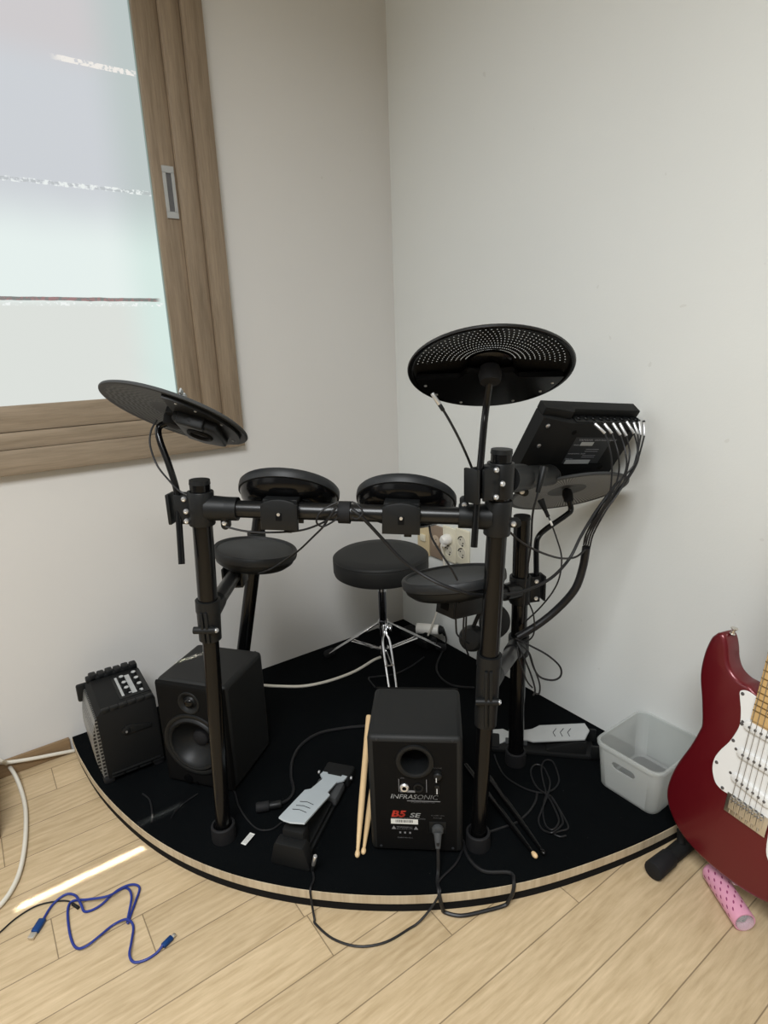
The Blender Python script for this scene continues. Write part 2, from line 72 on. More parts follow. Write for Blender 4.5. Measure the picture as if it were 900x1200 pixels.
M = {}
M['plastic'] = simple('black_plastic', (.0075,.0082,.0085), .45, spec=.28)
M['plastic_matte'] = simple('matte_black_plastic', (.0075,.0078,.0078), .65, spec=.2, nscale=300, bump=.15)
M['panel'] = simple('flat_black_panel', (.0038,.0037,.0036), .7, spec=.12)
M['gloss'] = simple('gloss_black_tube', (.003,.003,.0032), .17, spec=.3)
M['tube'] = simple('satin_black_tube', (.007,.007,.007), .3, spec=.4)
M['rail'] = simple('grey_black_rail', (.035,.035,.035), .35, spec=.5)
M['rubber'] = simple('pad_rubber', (.050,.052,.053), .72, spec=.3, nscale=22, var=.2)
M['rim'] = simple('rim_rubber', (.014,.015,.016), .5, spec=.35)
M['rubber_dark'] = simple('dark_rubber', (.010,.010,.011), .7, spec=.25)
M['vinyl'] = simple('black_vinyl', (.011,.0115,.0115), .55, spec=.3, nscale=400, bump=.2)
M['cable'] = simple('black_cable', (.008,.008,.009), .45, spec=.4)
M['chrome'] = simple('chrome', (.75,.75,.76), .16, 1)
M['chrome_dark'] = simple('dark_chrome', (.14,.14,.16), .18, 1)
M['steel'] = simple('bolt_steel', (.72,.73,.74), .3, .85)
M['silver'] = simple('silver_paint', hexc('b4bcc0'), .5, 0, .4, var=.05)
M['silver_dull'] = simple('dull_silver_paint', hexc('a9abaa'), .55, 0, .35, var=.06)
M['mark'] = simple('dark_print', (.02,.022,.025), .6)
M['white_print'] = simple('white_print', (.62,.63,.63), .6)
M['print_bright'] = simple('bright_print', (.40,.41,.41), .6)
M['grey_print'] = simple('grey_print', (.22,.22,.23), .6)
M['red_print'] = simple('red_print', (.50,.035,.02), .5)
M['white_plastic'] = simple('white_plastic', hexc('e6e4de'), .4, var=.04)
M['white_cable'] = simple('white_cable', hexc('d8d3c6'), .45, var=.04)
M['ivory'] = simple('ivory_plastic', hexc('dcd6c0'), .4, var=.04)
M['beige'] = simple('beige_plastic', hexc('cdbb95'), .45, var=.05)
M['brown'] = simple('taupe_plastic', hexc('8d7a68'), .5, var=.05)
M['hole'] = simple('dark_hole', (.004,.004,.004), .8, spec=.1)
M['blue'] = simple('blue_braid', hexc('1c3080'), .5, var=.25, nscale=900)
M['blue_metal'] = simple('blue_plug_shell', hexc('15417e'), .3, .5)
M['stick'] = simple('hickory', hexc('d8b98c'), .45, var=.1, nscale=60)
M['paper'] = simple('paper_label', hexc('dcdcd6'), .7, var=.03)
M['pink'] = simple('pink_plastic', hexc('dc9cb4'), .35, var=.04)
M['magenta'] = simple('magenta_print', hexc('8e3a66'), .5)
M['pickguard'] = simple('white_pickguard', hexc('e8e8e6'), .3, var=.02)
M['pg_white'] = simple('pickup_cover', hexc('e4e4e2'), .35, var=.02)
M['pole'] = simple('pole_piece', hexc('6f6f72'), .35, .7)
M['nickel'] = simple('nickel', (.72,.70,.66), .3, 1)
M['string'] = simple('string_steel', (.35,.35,.35), .35, .9)
M['brass'] = simple('fret_wire', hexc('7d6338'), .35, .8)
M['pale_grey'] = simple('socket_grey', hexc('c9c4b4'), .5)
M['pale_taupe'] = simple('disc_taupe', hexc('b9a792'), .5)
M['base'] = simple('riser_base_black', (.006,.006,.0065), .8, spec=.15)

def m_red():
    n = N('candy_red'); co = n.coord(); f = n.noise(co, 900, 2)
    col = n.mix(f, hexc('540812'), hexc('74101d'))
    b = n.bsdf(col, .34, .35, .5, Coat_Weight=.45, Coat_Roughness=.18)
    return n.done(b)
M['red'] = m_red()

def wood(name, c0, c1, scale, axis, rough=.5, bump=.15, spec=.35):
    n = N(name); co = n.coord()
    st = [1.0, 1.0, 1.0]; st[axis] = .06
    v = n.mapping(co, scale=st)
    a = n.noise(v, scale, 6, .65); w = n.noise(v, scale*4.5, 4, .6)
    f = n.math('ADD', n.math('MULTIPLY', a, .65), n.math('MULTIPLY', w, .35))
    r = n.new('ShaderNodeMapRange'); n.link(f, r.inputs[0]); r.inputs[1].default_value = .33; r.inputs[2].default_value = .67
    b = n.bsdf(n.mix(r.outputs[0], c0, c1), rough, 0, spec)
    n.bump(b, f, bump, .001)
    return n.done(b)
M['oak_v'] = wood('window_wood_upright', hexc('786957'), hexc('9b8a75'), 55, 2)
M['oak_h'] = wood('window_wood_level', hexc('7f715e'), hexc('a0907c'), 55, 0)
M['ply'] = wood('plywood_edge', hexc('a8957a'), hexc('cfc0a4'), 30, 2, .6, .2)
M['maple'] = wood('maple', hexc('c09c66'), hexc('d4b37c'), 20, 1, .35, .02)
M['base_wood'] = wood('baseboard_wood', hexc('7a644a'), hexc('957c5d'), 50, 0)
M['cab_wood'] = wood('cabinet_wood', hexc('6d5237'), hexc('8e704f'), 30, 2)

def m_floor():
    n = N('laminate_floor'); co = n.coord()
    sx = n.new('ShaderNodeSeparateXYZ'); n.link(co, sx.inputs[0])
    PW, PL = .102, 1.15
    row = n.math('DIVIDE', n.math('ADD', sx.outputs[1], .2495), PW)
    ri = n.math('FLOOR', row); rf = n.math('FRACT', row)
    wn = n.new('ShaderNodeTexWhiteNoise', noise_dimensions='1D'); n.link(ri, wn.inputs['W'])
    xx = n.math('ADD', n.math('DIVIDE', sx.outputs[0], PL), n.math('MULTIPLY', wn.outputs['Value'], 7.31))
    ci = n.math('FLOOR', xx); cf = n.math('FRACT', xx)
    wn2 = n.new('ShaderNodeTexWhiteNoise', noise_dimensions='2D')
    cb = n.new('ShaderNodeCombineXYZ'); n.link(ri, cb.inputs[0]); n.link(ci, cb.inputs[1]); n.link(cb.outputs[0], wn2.inputs['Vector'])
    # grain, shifted per plank
    off = n.new('ShaderNodeCombineXYZ'); n.link(n.math('MULTIPLY', wn2.outputs['Value'], 37.), off.inputs[0]); n.link(n.math('MULTIPLY', ri, 3.1), off.inputs[2])
    av = n.new('ShaderNodeVectorMath', operation='ADD'); n.link(co, av.inputs[0]); n.link(off.outputs[0], av.inputs[1])
    g1 = n.noise(n.mapping(av.outputs[0], scale=(.11,1,1)), 120, 6, .65)
    g2 = n.noise(n.mapping(av.outputs[0], scale=(.28,1,1)), 13, 3, .55)
    wv = n.new('ShaderNodeTexWave', wave_type='BANDS', bands_direction='Y')
    n.link(n.mapping(av.outputs[0], scale=(.22,1,1)), wv.inputs[0])
    wv.inputs['Scale'].default_value = 16; wv.inputs['Distortion'].default_value = 14; wv.inputs['Detail'].default_value = 3; wv.inputs['Detail Scale'].default_value = 1.1
    f = n.math('ADD', n.math('ADD', n.math('MULTIPLY', g1, .62), n.math('MULTIPLY', g2, .30)), n.math('MULTIPLY', wv.outputs['Fac'], .08))
    mr = n.new('ShaderNodeMapRange'); n.link(f, mr.inputs[0]); mr.inputs[1].default_value = .3; mr.inputs[2].default_value = .68
    col = n.mix(mr.outputs[0], hexc('a8926f'), hexc('cdb795'))
    tone = n.math('ADD', .93, n.math('MULTIPLY', wn2.outputs['Value'], .11))
    hs = n.new('ShaderNodeHueSaturation'); n.link(col, hs.inputs['Color']); n.link(tone, hs.inputs['Value'])
    e1 = n.math('MULTIPLY', n.math('MINIMUM', rf, n.math('SUBTRACT', 1, rf)), PW)
    e2 = n.math('MULTIPLY', n.math('MINIMUM', cf, n.math('SUBTRACT', 1, cf)), PL)
    edge = n.math('MINIMUM', e1, e2)
    gap = n.math('LESS_THAN', edge, .0011)
    col2 = n.mix(n.math('MULTIPLY', gap, .62), hs.outputs[0], hexc('4a3823'))
    b = n.bsdf(col2, n.math('ADD', .38, n.math('MULTIPLY', g1, .12)), 0, .4)
    n.bump(b, n.math('SUBTRACT', n.math('MULTIPLY', g1, .25), gap), .18, .001)
    return n.done(b)
M['floor'] = m_floor()

def m_wall(name, col, seed):
    n = N(name); co = n.mapping(n.coord(), loc=(seed, seed*2, 0))
    big = n.noise(co, 2.2, 3); fine = n.noise(co, 160, 4, .6); mid = n.noise(n.mapping(co, scale=(1,1,.4)), 26, 3)
    c = n.mix(big, tuple(x*.96 for x in col), tuple(min(1, x*1.03) for x in col))
    spot = n.math('GREATER_THAN', n.noise(co, 34, 1), .79)
    c = n.mix(n.math('MULTIPLY', spot, .12), c, hexc('8a8070'))
    b = n.bsdf(c, .75, 0, .2)
    n.bump(b, n.math('ADD', fine, n.math('MULTIPLY', mid, .8)), .22, .0012)
    return n.done(b)
M['wall_l'] = m_wall('wallpaper_left', hexc('d8d6d2'), 3.)
M['wall_r'] = m_wall('wallpaper_right', hexc('dcdedb'), 11.)

M['ceiling'] = m_wall('ceiling_paper', hexc('dedad0'), 21.)

def m_carpet():
    n = N('black_carpet'); co = n.coord()
    f = n.noise(co, 500, 3, .7); g = n.noise(co, 7, 3)
    c = n.mix(g, (.0018,.0023,.0026), (.0036,.0044,.005))
    lint = n.math('GREATER_THAN', n.noise(co, 230, 1), .83)
    c = n.mix(n.math('MULTIPLY', lint, .35), c, (.16,.16,.15))
    b = n.bsdf(c, .95, 0, .04)
    n.bump(b, f, .5, .002)
    return n.done(b)
M['carpet'] = m_carpet()

def m_pane():
    n = N('frosted_window_pane'); co = n.new('ShaderNodeNewGeometry').outputs['Position']
    s = n.new('ShaderNodeSeparateXYZ'); n.link(co, s.inputs[0]); x, z = s.outputs[0], s.outputs[2]
    wob = n.noise(co, 30, 3)
    # three sheets of frosting film with clear gaps between them
    zw = n.math('ADD', z, n.math('MULTIPLY', n.math('SUBTRACT', wob, .5), .004))
    def ramp(v, a, b):
        r = n.new('ShaderNodeMapRange', interpolation_type='SMOOTHSTEP'); n.link(v, r.inputs[0]); r.inputs[1].default_value = a; r.inputs[2].default_value = b
        return r.outputs[0]
    cloud = n.noise(co, 3.2, 2)
    base = n.mix(ramp(n.math('ADD', z, n.math('MULTIPLY', cloud, .12)), 1.38, 1.56), hexc('e9f3f0'), hexc('cfd3d8'))
    base = n.mix(ramp(z, 1.70, 1.80), base, hexc('d0cdcf'))
    base = n.mix(ramp(z, 1.225, 1.195), base, hexc('dfe3de'))
    base = n.mix(ramp(x, -.90, -.78), base, n.mix(ramp(z, 1.3, 1.5), hexc('d9ebe5'), hexc('bfc9c8')))
    def band(zc, w, xa, xb, soft=.25):
        d = n.math('ABSOLUTE', n.math('SUBTRACT', zw, zc))
        a = n.math('LESS_THAN', d, w)
        return n.math('MULTIPLY', a, n.math('MULTIPLY', ramp(x, xa, xa+.03), ramp(x, xb+.02, xb)))
    speck = n.noise(co, 120, 3)
    base = n.mix(n.math('MULTIPLY', band(1.7455, .006, -.96, -.775), ramp(speck, .35, .5)), base, hexc('f2eee8'))
    base = n.mix(n.math('MULTIPLY', band(1.478, .0055, -1.6, -.775), ramp(speck, .48, .6)), base, hexc('eef3f1'))
    base = n.mix(n.math('MULTIPLY', band(1.478, .0035, -1.6, -.775), n.math('MULTIPLY', ramp(speck, .52, .42), .6)), base, hexc('b4b9b9'))
    base = n.mix(n.math('MULTIPLY', band(1.217, .0042, -1.7, -.792), .8), base, n.mix(ramp(speck, .4, .6), hexc('8a4a4c'), hexc('54514e')))
    base = n.mix(n.math('MULTIPLY', band(1.205, .004, -1.7, -.78), ramp(speck, .5, .62)), base, hexc('f6faf8'))
    edge = n.math('GREATER_THAN', x, -.765)
    base = n.mix(edge, base, hexc('8d9c96'))
    e = n.new('ShaderNodeEmission'); n.link(base, e.inputs[0]); e.inputs[1].default_value = 1.0
    gl = n.new('ShaderNodeBsdfGlossy'); gl.inputs['Roughness'].default_value = .1
    ad = n.new('ShaderNodeMixShader'); ad.inputs[0].default_value = .03; n.link(e.outputs[0], ad.inputs[1]); n.link(gl.outputs[0], ad.inputs[2])
    return n.done(ad)
M['pane'] = m_pane()

def m_holes(name, col, r0, r1, pitch, count, rad, half=True, rough=.35):
    """thin perforated disc: rings of small round holes that really let light through"""
    n = N(name); co = n.coord(); s = n.new('ShaderNodeSeparateXYZ'); n.link(co, s.inputs[0])
    x, y = s.outputs[0], s.outputs[1]
    r = n.math('SQRT', n.math('ADD', n.math('MULTIPLY', x, x), n.math('MULTIPLY', y, y)))
    th = n.math('ARCTAN2', y, x)
    ring = n.math('FLOOR', n.math('DIVIDE', r, pitch))
    fr = n.math('MULTIPLY', n.math('SUBTRACT', n.math('FRACT', n.math('DIVIDE', r, pitch)), .5), pitch)
    t = n.math('ADD', n.math('MULTIPLY', n.math('ADD', th, 3.15), count/(2*pi)), n.math('MULTIPLY', ring, .38))
    ft = n.math('MULTIPLY', n.math('MULTIPLY', n.math('SUBTRACT', n.math('FRACT', t), .5), 2*pi/count), r)
    d = n.math('SQRT', n.math('ADD', n.math('MULTIPLY', fr, fr), n.math('MULTIPLY', ft, ft)))
    m = n.math('LESS_THAN', d, rad)
    m = n.math('MULTIPLY', m, n.math('MULTIPLY', n.math('GREATER_THAN', r, r0), n.math('LESS_THAN', r, r1)))
    if half: m = n.math('MULTIPLY', m, n.math('GREATER_THAN', y, .012))
    b = n.bsdf(col, rough, 0, .45)
    tr = n.new('ShaderNodeBsdfTransparent'); mx = n.new('ShaderNodeMixShader')
    n.link(m, mx.inputs[0]); n.link(b.outputs[0], mx.inputs[1]); n.link(tr.outputs[0], mx.inputs[2])
    return n.done(mx)
M['perf'] = m_holes('perforated_black', (.008,.008,.008), .040, .125, .0078, 84, .00098)

def m_rings(name, c0, c1, spokes=False, half=True):
    n = N(name); co = n.coord(); s = n.new('ShaderNodeSeparateXYZ'); n.link(co, s.inputs[0])
    x, y = s.outputs[0], s.outputs[1]
    r = n.math('SQRT', n.math('ADD', n.math('MULTIPLY', x, x), n.math('MULTIPLY', y, y)))
    th = n.math('ARCTAN2', y, x)
    w = n.math('SINE', n.math('MULTIPLY', th, 110 if spokes else 26))
    if not spokes: w = n.math('SINE', n.math('ADD', n.math('MULTIPLY', r, 640), n.math('MULTIPLY', w, 1.2)))
    f = n.math('MULTIPLY', n.math('ADD', w, 1), .5)
    f = n.math('MULTIPLY', f, n.math('MULTIPLY', n.math('GREATER_THAN', r, .045), n.math('LESS_THAN', r, .127)))
    if half: f = n.math('MULTIPLY', f, n.math('GREATER_THAN', y, -.01))
    b = n.bsdf(n.mix(f, c0, c1), .5, 0, .4)
    n.bump(b, f, .4, .001)
    return n.done(b)
M['ringed'] = m_rings('ribbed_cymbal_underside', (.008,.009,.009), (.055,.06,.062))
M['meshgrey'] = m_rings('grey_ribbed_underside', (.05,.05,.05), (.36,.36,.355), True, False)

def m_grille():
    n = N('honeycomb_grille'); co = n.coord()
    v = n.new('ShaderNodeTexVoronoi', feature='DISTANCE_TO_EDGE'); n.link(n.mapping(co, scale=(1,1,1)), v.inputs['Vector']); v.inputs['Scale'].default_value = 105; v.inputs['Randomness'].default_value = .12
    f = n.math('GREATER_THAN', v.outputs['Distance'], .17)
    col = n.mix(f, hexc('8f8f8c'), (.006,.006,.006))
    b = n.bsdf(col, .35, n.math('MULTIPLY', n.math('SUBTRACT', 1, f), .5), .5)
    n.bump(b, n.math('SUBTRACT', 1, f), .6, .002)
    return n.done(b)
M['grille'] = m_grille()

def m_translucent():
    n = N('milky_clear_plastic'); co = n.coord(); f = n.noise(co, 9, 2)
    b = n.bsdf(n.mix(f, hexc('dfe2e0'), hexc('eeefec')), .28, 0, .5)
    tl = n.new('ShaderNodeBsdfTranslucent'); tl.inputs[0].default_value = (.80,.82,.81,1)
    tr = n.new('ShaderNodeBsdfTransparent'); tr.inputs[0].default_value = (.94,.95,.95,1)
    m1 = n.new('ShaderNodeMixShader'); m1.inputs[0].default_value = .5; n.link(b.outputs[0], m1.inputs[1]); n.link(tl.outputs[0], m1.inputs[2])
    m2 = n.new('ShaderNodeMixShader'); m2.inputs[0].default_value = .5; n.link(m1.outputs[0], m2.inputs[1]); n.link(tr.outputs[0], m2.inputs[2])
    return n.done(m2)
M['pp'] = m_translucent()
def m_clear():
    n = N('clear_plastic'); n.coord()
    b = n.bsdf((.9,.9,.9), .1, 0, .5); tr = n.new('ShaderNodeBsdfTransparent')
    m2 = n.new('ShaderNodeMixShader'); m2.inputs[0].default_value = .75; n.link(b.outputs[0], m2.inputs[1]); n.link(tr.outputs[0], m2.inputs[2])
    return n.done(m2)
M['clear'] = m_clear()

# ------------------------------------------------------------------ mesh helpers
def frame(axis, hint=None):
    z = V(axis).normalized(); h = V(hint) if hint is not None else (V((0,0,1)) if abs(z.z) < .9 else V((1,0,0)))
    x = h - z*h.dot(z)
    if x.length < 1e-6: x = V((1,0,0)) - z*z.x
    x.normalize(); y = z.cross(x)
    return Matrix(((x.x,y.x,z.x,0),(x.y,y.y,z.y,0),(x.z,y.z,z.z,0),(0,0,0,1)))
def mat4(o, x, y, z):
    return Matrix(((x[0],y[0],z[0],o[0]),(x[1],y[1],z[1],o[1]),(x[2],y[2],z[2],o[2]),(0,0,0,1)))
def catmull(pts, sub=6, closed=False):
    P = [V(p) for p in pts]; out = []
    n = len(P)
    if n < 3: return P
    for i in range(n - (0 if closed else 1)):
        if closed: p0, p1, p2, p3 = P[i-1], P[i], P[(i+1) % n], P[(i+2) % n]
        else: p0, p1, p2, p3 = P[max(i-1,0)], P[i], P[i+1], P[min(i+2,n-1)]
        for k in range(sub):
            t = k/sub; t2 = t*t; t3 = t2*t
            out.append(.5*((2*p1)+(p2-p0)*t+(2*p0-5*p1+4*p2-p3)*t2+(3*p1-p0-3*p2+p3)*t3))
    if not closed: out.append(P[-1])
    return out
class MB:
    def __init__(s): s.v = []; s.f = []; s.mi = []; s.cur = 0
    def add(s, vs, fs, T=None):
        b = len(s.v)
        s.v += [(T @ V(p)) if T is not None else V(p) for p in vs]
        s.f += [tuple(b+i for i in f) for f in fs]; s.mi += [s.cur]*len(fs)
        return s
    def bm(s, bm, T=None):
        bm.verts.ensure_lookup_table()
        for i, v in enumerate(bm.verts): v.index = i
        s.add([v.co.copy() for v in bm.verts], [tuple(v.index for v in f.verts) for f in bm.faces], T); bm.free(); return s
    def box(s, c, size, T=None, bev=0, seg=2):
        bm = bmesh.new(); bmesh.ops.create_cube(bm, size=1)
        for v in bm.verts: v.co = V((v.co.x*size[0]+c[0], v.co.y*size[1]+c[1], v.co.z*size[2]+c[2]))
        if bev: bmesh.ops.bevel(bm, geom=list(bm.edges), offset=bev, segments=seg, affect='EDGES', profile=.5)
        return s.bm(bm, T)
    def lathe(s, prof, T=None, n=32, cap0=True, cap1=True):
        vs, fs = [], []
        for r, z in prof:
            for k in range(n):
                a = 2*pi*k/n; vs.append((r*cos(a), r*sin(a), z))
        for i in range(len(prof)-1):
            for k in range(n):
                k2 = (k+1) % n; fs.append((i*n+k, i*n+k2, (i+1)*n+k2, (i+1)*n+k))
        if cap0: fs.append(tuple(reversed(range(n))))
        if cap1: fs.append(tuple((len(prof)-1)*n+k for k in range(n)))
        return s.add(vs, fs, T)
    def cyl(s, p0, p1, r0, r1=None, n=20, bev=0):
        p0, p1 = V(p0), V(p1); d = p1-p0; T = Matrix.Translation(p0) @ frame(d); L = d.length
        r1 = r0 if r1 is None else r1
        if bev: pr = [(r0-bev,0),(r0-.3*bev,.3*bev),(r0,bev),(r1,L-bev),(r1-.3*bev,L-.3*bev),(r1-bev,L)]
        else: pr = [(r0,0),(r1,L)]
        return s.lathe(pr, T, n)
    def tube(s, pts, r, n=8, sub=6, closed=False, flat=1.0):
        P = catmull(pts, sub, closed) if sub else [V(p) for p in pts]
        m = len(P); vs, fs = [], []; prev = None
        for i, p in enumerate(P):
            if closed: t = P[(i+1) % m]-P[i-1]
            else: t = P[min(i+1,m-1)]-P[max(i-1,0)]
            if t.length < 1e-9: t = V((0,0,1))
            t.normalize()
            if prev is None: x = frame(t).col[0].to_3d()
            else:
                x = prev - t*prev.dot(t)
                x = frame(t).col[0].to_3d() if x.length < 1e-6 else x.normalized()
            y = t.cross(x); prev = x
            rr = r[min(len(r)-1, int(i*len(r)/m))] if isinstance(r, (list, tuple)) else r
            for k in range(n):
                a = 2*pi*k/n; vs.append(p + x*cos(a)*rr + y*sin(a)*rr*flat)
        for i in range(m-(0 if closed else 1)):
            i2 = (i+1) % m
            for k in range(n):
                k2 = (k+1) % n; fs.append((i*n+k, i*n+k2, i2*n+k2, i2*n+k))
        if not closed: fs.append(tuple(reversed(range(n)))); fs.append(tuple((m-1)*n+k for k in range(n)))
        return s.add(vs, fs)
    def prism(s, poly, z0, z1, T=None, bev=0, seg=3, both=True):
        bm = bmesh.new(); vs = [bm.verts.new((p[0], p[1], z0)) for p in poly]
        f = bm.faces.new(vs); r = bmesh.ops.extrude_face_region(bm, geom=[f])
        for e in r['geom']:
            if isinstance(e, bmesh.types.BMVert): e.co.z = z1
        bmesh.ops.recalc_face_normals(bm, faces=bm.faces)
        if bev:
            zz = (z0, z1) if both else (z1,)
            ed = [e for e in bm.edges if any(abs(e.verts[0].co.z-q) < 1e-7 and abs(e.verts[1].co.z-q) < 1e-7 for q in zz)]
            bmesh.ops.bevel(bm, geom=ed, offset=bev, segments=seg, affect='EDGES', profile=.5)
        return s.bm(bm, T)
    def slab(s, poly3, normal, t):
        """flat polygon given in 3-D, thickened by t against the normal"""
        nn = V(normal).normalized(); n = len(poly3)
        vs = [V(p) for p in poly3] + [V(p)-nn*t for p in poly3]
        fs = [tuple(range(n)), tuple(reversed(range(n, 2*n)))] + [(i, n+i, n+(i+1) % n, (i+1) % n) for i in range(n)]
        return s.add(vs, fs)
    def sphere(s, c, r, sc=(1,1,1), n=16, T=None):
        bm = bmesh.new(); bmesh.ops.create_uvsphere(bm, u_segments=n, v_segments=max(6, n//2), radius=r)
        for v in bm.verts: v.co = V((v.co.x*sc[0]+c[0], v.co.y*sc[1]+c[1], v.co.z*sc[2]+c[2]))
        return s.bm(bm, T)
    def torus(s, T, R, r, n=32, m=8):
        return s.tube([T @ V((R*cos(2*pi*k/n), R*sin(2*pi*k/n), 0)) for k in range(n)], r, m, 0, True)
    def text(s, txt, size, T, sx=1, shear=0, align='LEFT', extrude=.0002, off=0):
        cu = bpy.data.curves.new('lettering', 'FONT'); cu.body = txt; cu.size = size; cu.extrude = extrude; cu.shear = shear
        cu.align_x = align; cu.align_y = 'CENTER'; cu.resolution_u = 3; cu.offset = off
        o = bpy.data.objects.new('lettering', cu); C.objects.link(o)
        dg = bpy.context.evaluated_depsgraph_get(); me = o.evaluated_get(dg).to_mesh()
        s.add([(v.co.x*sx, v.co.y, v.co.z) for v in me.vertices], [tuple(p.vertices) for p in me.polygons], T)
        bpy.data.objects.remove(o); bpy.data.curves.remove(cu); return s
    def build(s, name, mats, parent=None, local=False, angle=38, fix=True):
        mats = mats if isinstance(mats, (list, tuple)) else [mats]
        vs = s.v
        if parent is not None and not local:
            inv = MW[parent.name].inverted(); vs = [inv @ p for p in vs]
        me = bpy.data.meshes.new(name); me.from_pydata([tuple(p) for p in vs], [], s.f)
        for m in mats: me.materials.append(m)
        for p, k in zip(me.polygons, s.mi): p.material_index = k; p.use_smooth = len(p.vertices) < 40
        if fix:
            bm = bmesh.new(); bm.from_mesh(me); bmesh.ops.recalc_face_normals(bm, faces=bm.faces); bm.to_mesh(me); bm.free()
        me.set_sharp_from_angle(angle=radians(angle))
        o = bpy.data.objects.new(name, me); C.objects.link(o)
        if parent is not None: o.parent = parent; MW[o.name] = MW[parent.name]
        else: MW[o.name] = Matrix.Identity(4)
        return o
def cutout(obj, cutter):
    """bore a real opening through a mesh"""
    b = obj.modifiers.new('bore', 'BOOLEAN'); b.operation = 'DIFFERENCE'; b.object = cutter; b.solver = 'EXACT'
    dg = bpy.context.evaluated_depsgraph_get(); dg.update(); me = bpy.data.meshes.new_from_object(obj.evaluated_get(dg))
    obj.modifiers.clear(); obj.data = me
    for p in me.polygons: p.use_smooth = not (len(p.vertices) > 6 or p.area > .002)
def thing(name, label, cat, T=None, group=None):
    o = bpy.data.objects.new(name, None); C.objects.link(o); o.empty_display_size = .05
    T = Matrix.Translation(T) if isinstance(T, (tuple, list, Vector)) else (T or Matrix.Identity(4))
    o.matrix_world = T; MW[o.name] = T.copy()
    o['label'] = label; o['category'] = cat
    if group: o['group'] = group
    return o
def tag(o, label, cat, group=None):
    o['label'] = label; o['category'] = cat
    if group: o['group'] = group
    return o
def struct(o): o['kind'] = 'structure'; return o
def lab(o, l): o['label'] = l; return o
def lone(mb, name, mat, label, cat, group=None):
    """a thing that is one mesh, origin at its lowest point"""
    lo = min(mb.v, key=lambda p: p.z).copy(); mb.v = [p-lo for p in mb.v]
    o = mb.build(name, mat); o.location = lo; MW[o.name] = Matrix.Translation(lo)
    return tag(o, label, cat, group)

# ------------------------------------------------------------------ the room
CAM = V(G['cam'])
m = MB(); m.box((-1.6, -1.9, -.05), (6.4, 6.2, .1)); floor = struct(m.build('floor', M['floor']))
m = MB()
WX0, WX1, WZ0, WZ1 = -2.75, -.645, .862, 2.25
for c, s in ((((-4.8+WX0)/2, .06, 1.225), (WX0+4.8, .12, 2.45)), (((WX1+.0)/2, .06, 1.225), (-WX1, .12, 2.45)),
             (((WX0+WX1)/2, .06, WZ0/2), (WX1-WX0, .12, WZ0)), (((WX0+WX1)/2, .06, (WZ1+2.45)/2), (WX1-WX0, .12, 2.45-WZ1))):
    m.box(c, s)
struct(m.build('wall_left', M['wall_l']))
m = MB(); m.box((.06, -2.35, 1.225), (.12, 4.94, 2.45)); struct(m.build('wall_right', M['wall_r']))

m = MB(); m.box((-2.35, -2.35, 2.50), (4.9, 4.94, .1)); struct(m.build('ceiling', M['ceiling']))

m = MB(); m.box((-3.0, -.0055, .024), (3.62, .010, .047), None, .002); struct(m.build('baseboard_left', M['base_wood']))
m = MB(); m.box((-.0055, -3.02, .024), (.010, 3.60, .047), None, .002); struct(m.build('baseboard_right', M['base_wood']))

# window: casing, jamb, sliding sash with frosted pane
win = bpy.data.objects.new('window_1', None); C.objects.link(win); win.location = (-.6, 0, .8); MW['window_1'] = Matrix.Translation((-.6, 0, .8)); struct(win)
def wbox(name, mat, *bs, **k):  # bars of the window frame
    m = MB()
    for x0, x1, y0, y1, z0, z1 in bs: m.box(((x0+x1)/2, (y0+y1)/2, (z0+z1)/2), (x1-x0, y1-y0, z1-z0), bev=k.get('bev', .003))
    return m.build(name, mat, win)
wbox('casing_upright', M['oak_v'], (-.647, -.5925, -.028, .0, .8035, 2.36), (-2.8, -2.745, -.022, 0, .8035, 2.36))
wbox('casing_rail', M['oak_h'], (-2.745, -.647, -.028, .0, .8035, .864), (-2.745, -.647, -.022, 0, 2.25, 2.36))
wbox('jamb_upright', M['oak_v'], (-.6985, -.6472, -.013, .10, .9045, 2.25))
wbox('jamb_rail', M['oak_h'], (-2.745, -.6472, -.013, .10, .8642, .9045))
sash = wbox('sash', M['oak_v'], (-.761, -.6987, .001, .03, .906, 2.25), (-1.75, -1.69, -.004, .03, .906, 2.25))
m = MB(); m.box((-1.2255, .0155, .937), (.929-.003, .029, .0625), bev=.002); m.build('sash_rail', M['oak_h'], sash)
m = MB(); m.box((-2.245, .05, .937), (.99, .034, .0625), bev=.002); m.box((-2.71, .05, 1.6), (.06, .034, 1.3)); m.build('rear_sash', M['oak_h'], win)
m = MB(); m.box((-1.2255, .016, 1.61), (.9285, .006, 1.286)); m.build('pane', M['pane'], win)
m = MB(); m.box((-2.21, .052, 1.61), (.94, .006, 1.286)); m.build('rear_pane', M['pane'], win)
# recessed pull of the sash
m = MB()
for b in (((-.72, -.001, 1.4825+.054), (.030, .005, .016)), ((-.72, -.001, 1.4825-.054), (.030, .005, .016)), ((-.731, -.001, 1.4825), (.008, .005, .094)), ((-.709, -.001, 1.4825), (.008, .005, .094))): m.box(*b)
pull = m.build('sash_pull', M['silver_dull'], win); lab(pull, 'satin metal flush pull')
m = MB(); m.box((-.72, .0005, 1.4825), (.0146, .001, .093)); m.build('pull_recess', M['pole'], pull)
m = MB(); m.prism([(.03*cos(a)*.8+.02*(1 if cos(a) > 0 else -1), .03*sin(a)+.04*(1 if sin(a) > 0 else -1)) for a in [2*pi*k/24+.01 for k in range(24)]], 0, .0012, mat4((-1.168, .0125, 1.612), (1,0,0), (0,0,1), (0,-1,0)))
m.build('pane_light_patch', simple('white_light_patch', (.85,.88,.88), .5, Emission_Color=(.9,.95,.95,1), Emission_Strength=.6), win)  # bright reflected light on the pane, made as a thin glowing patch

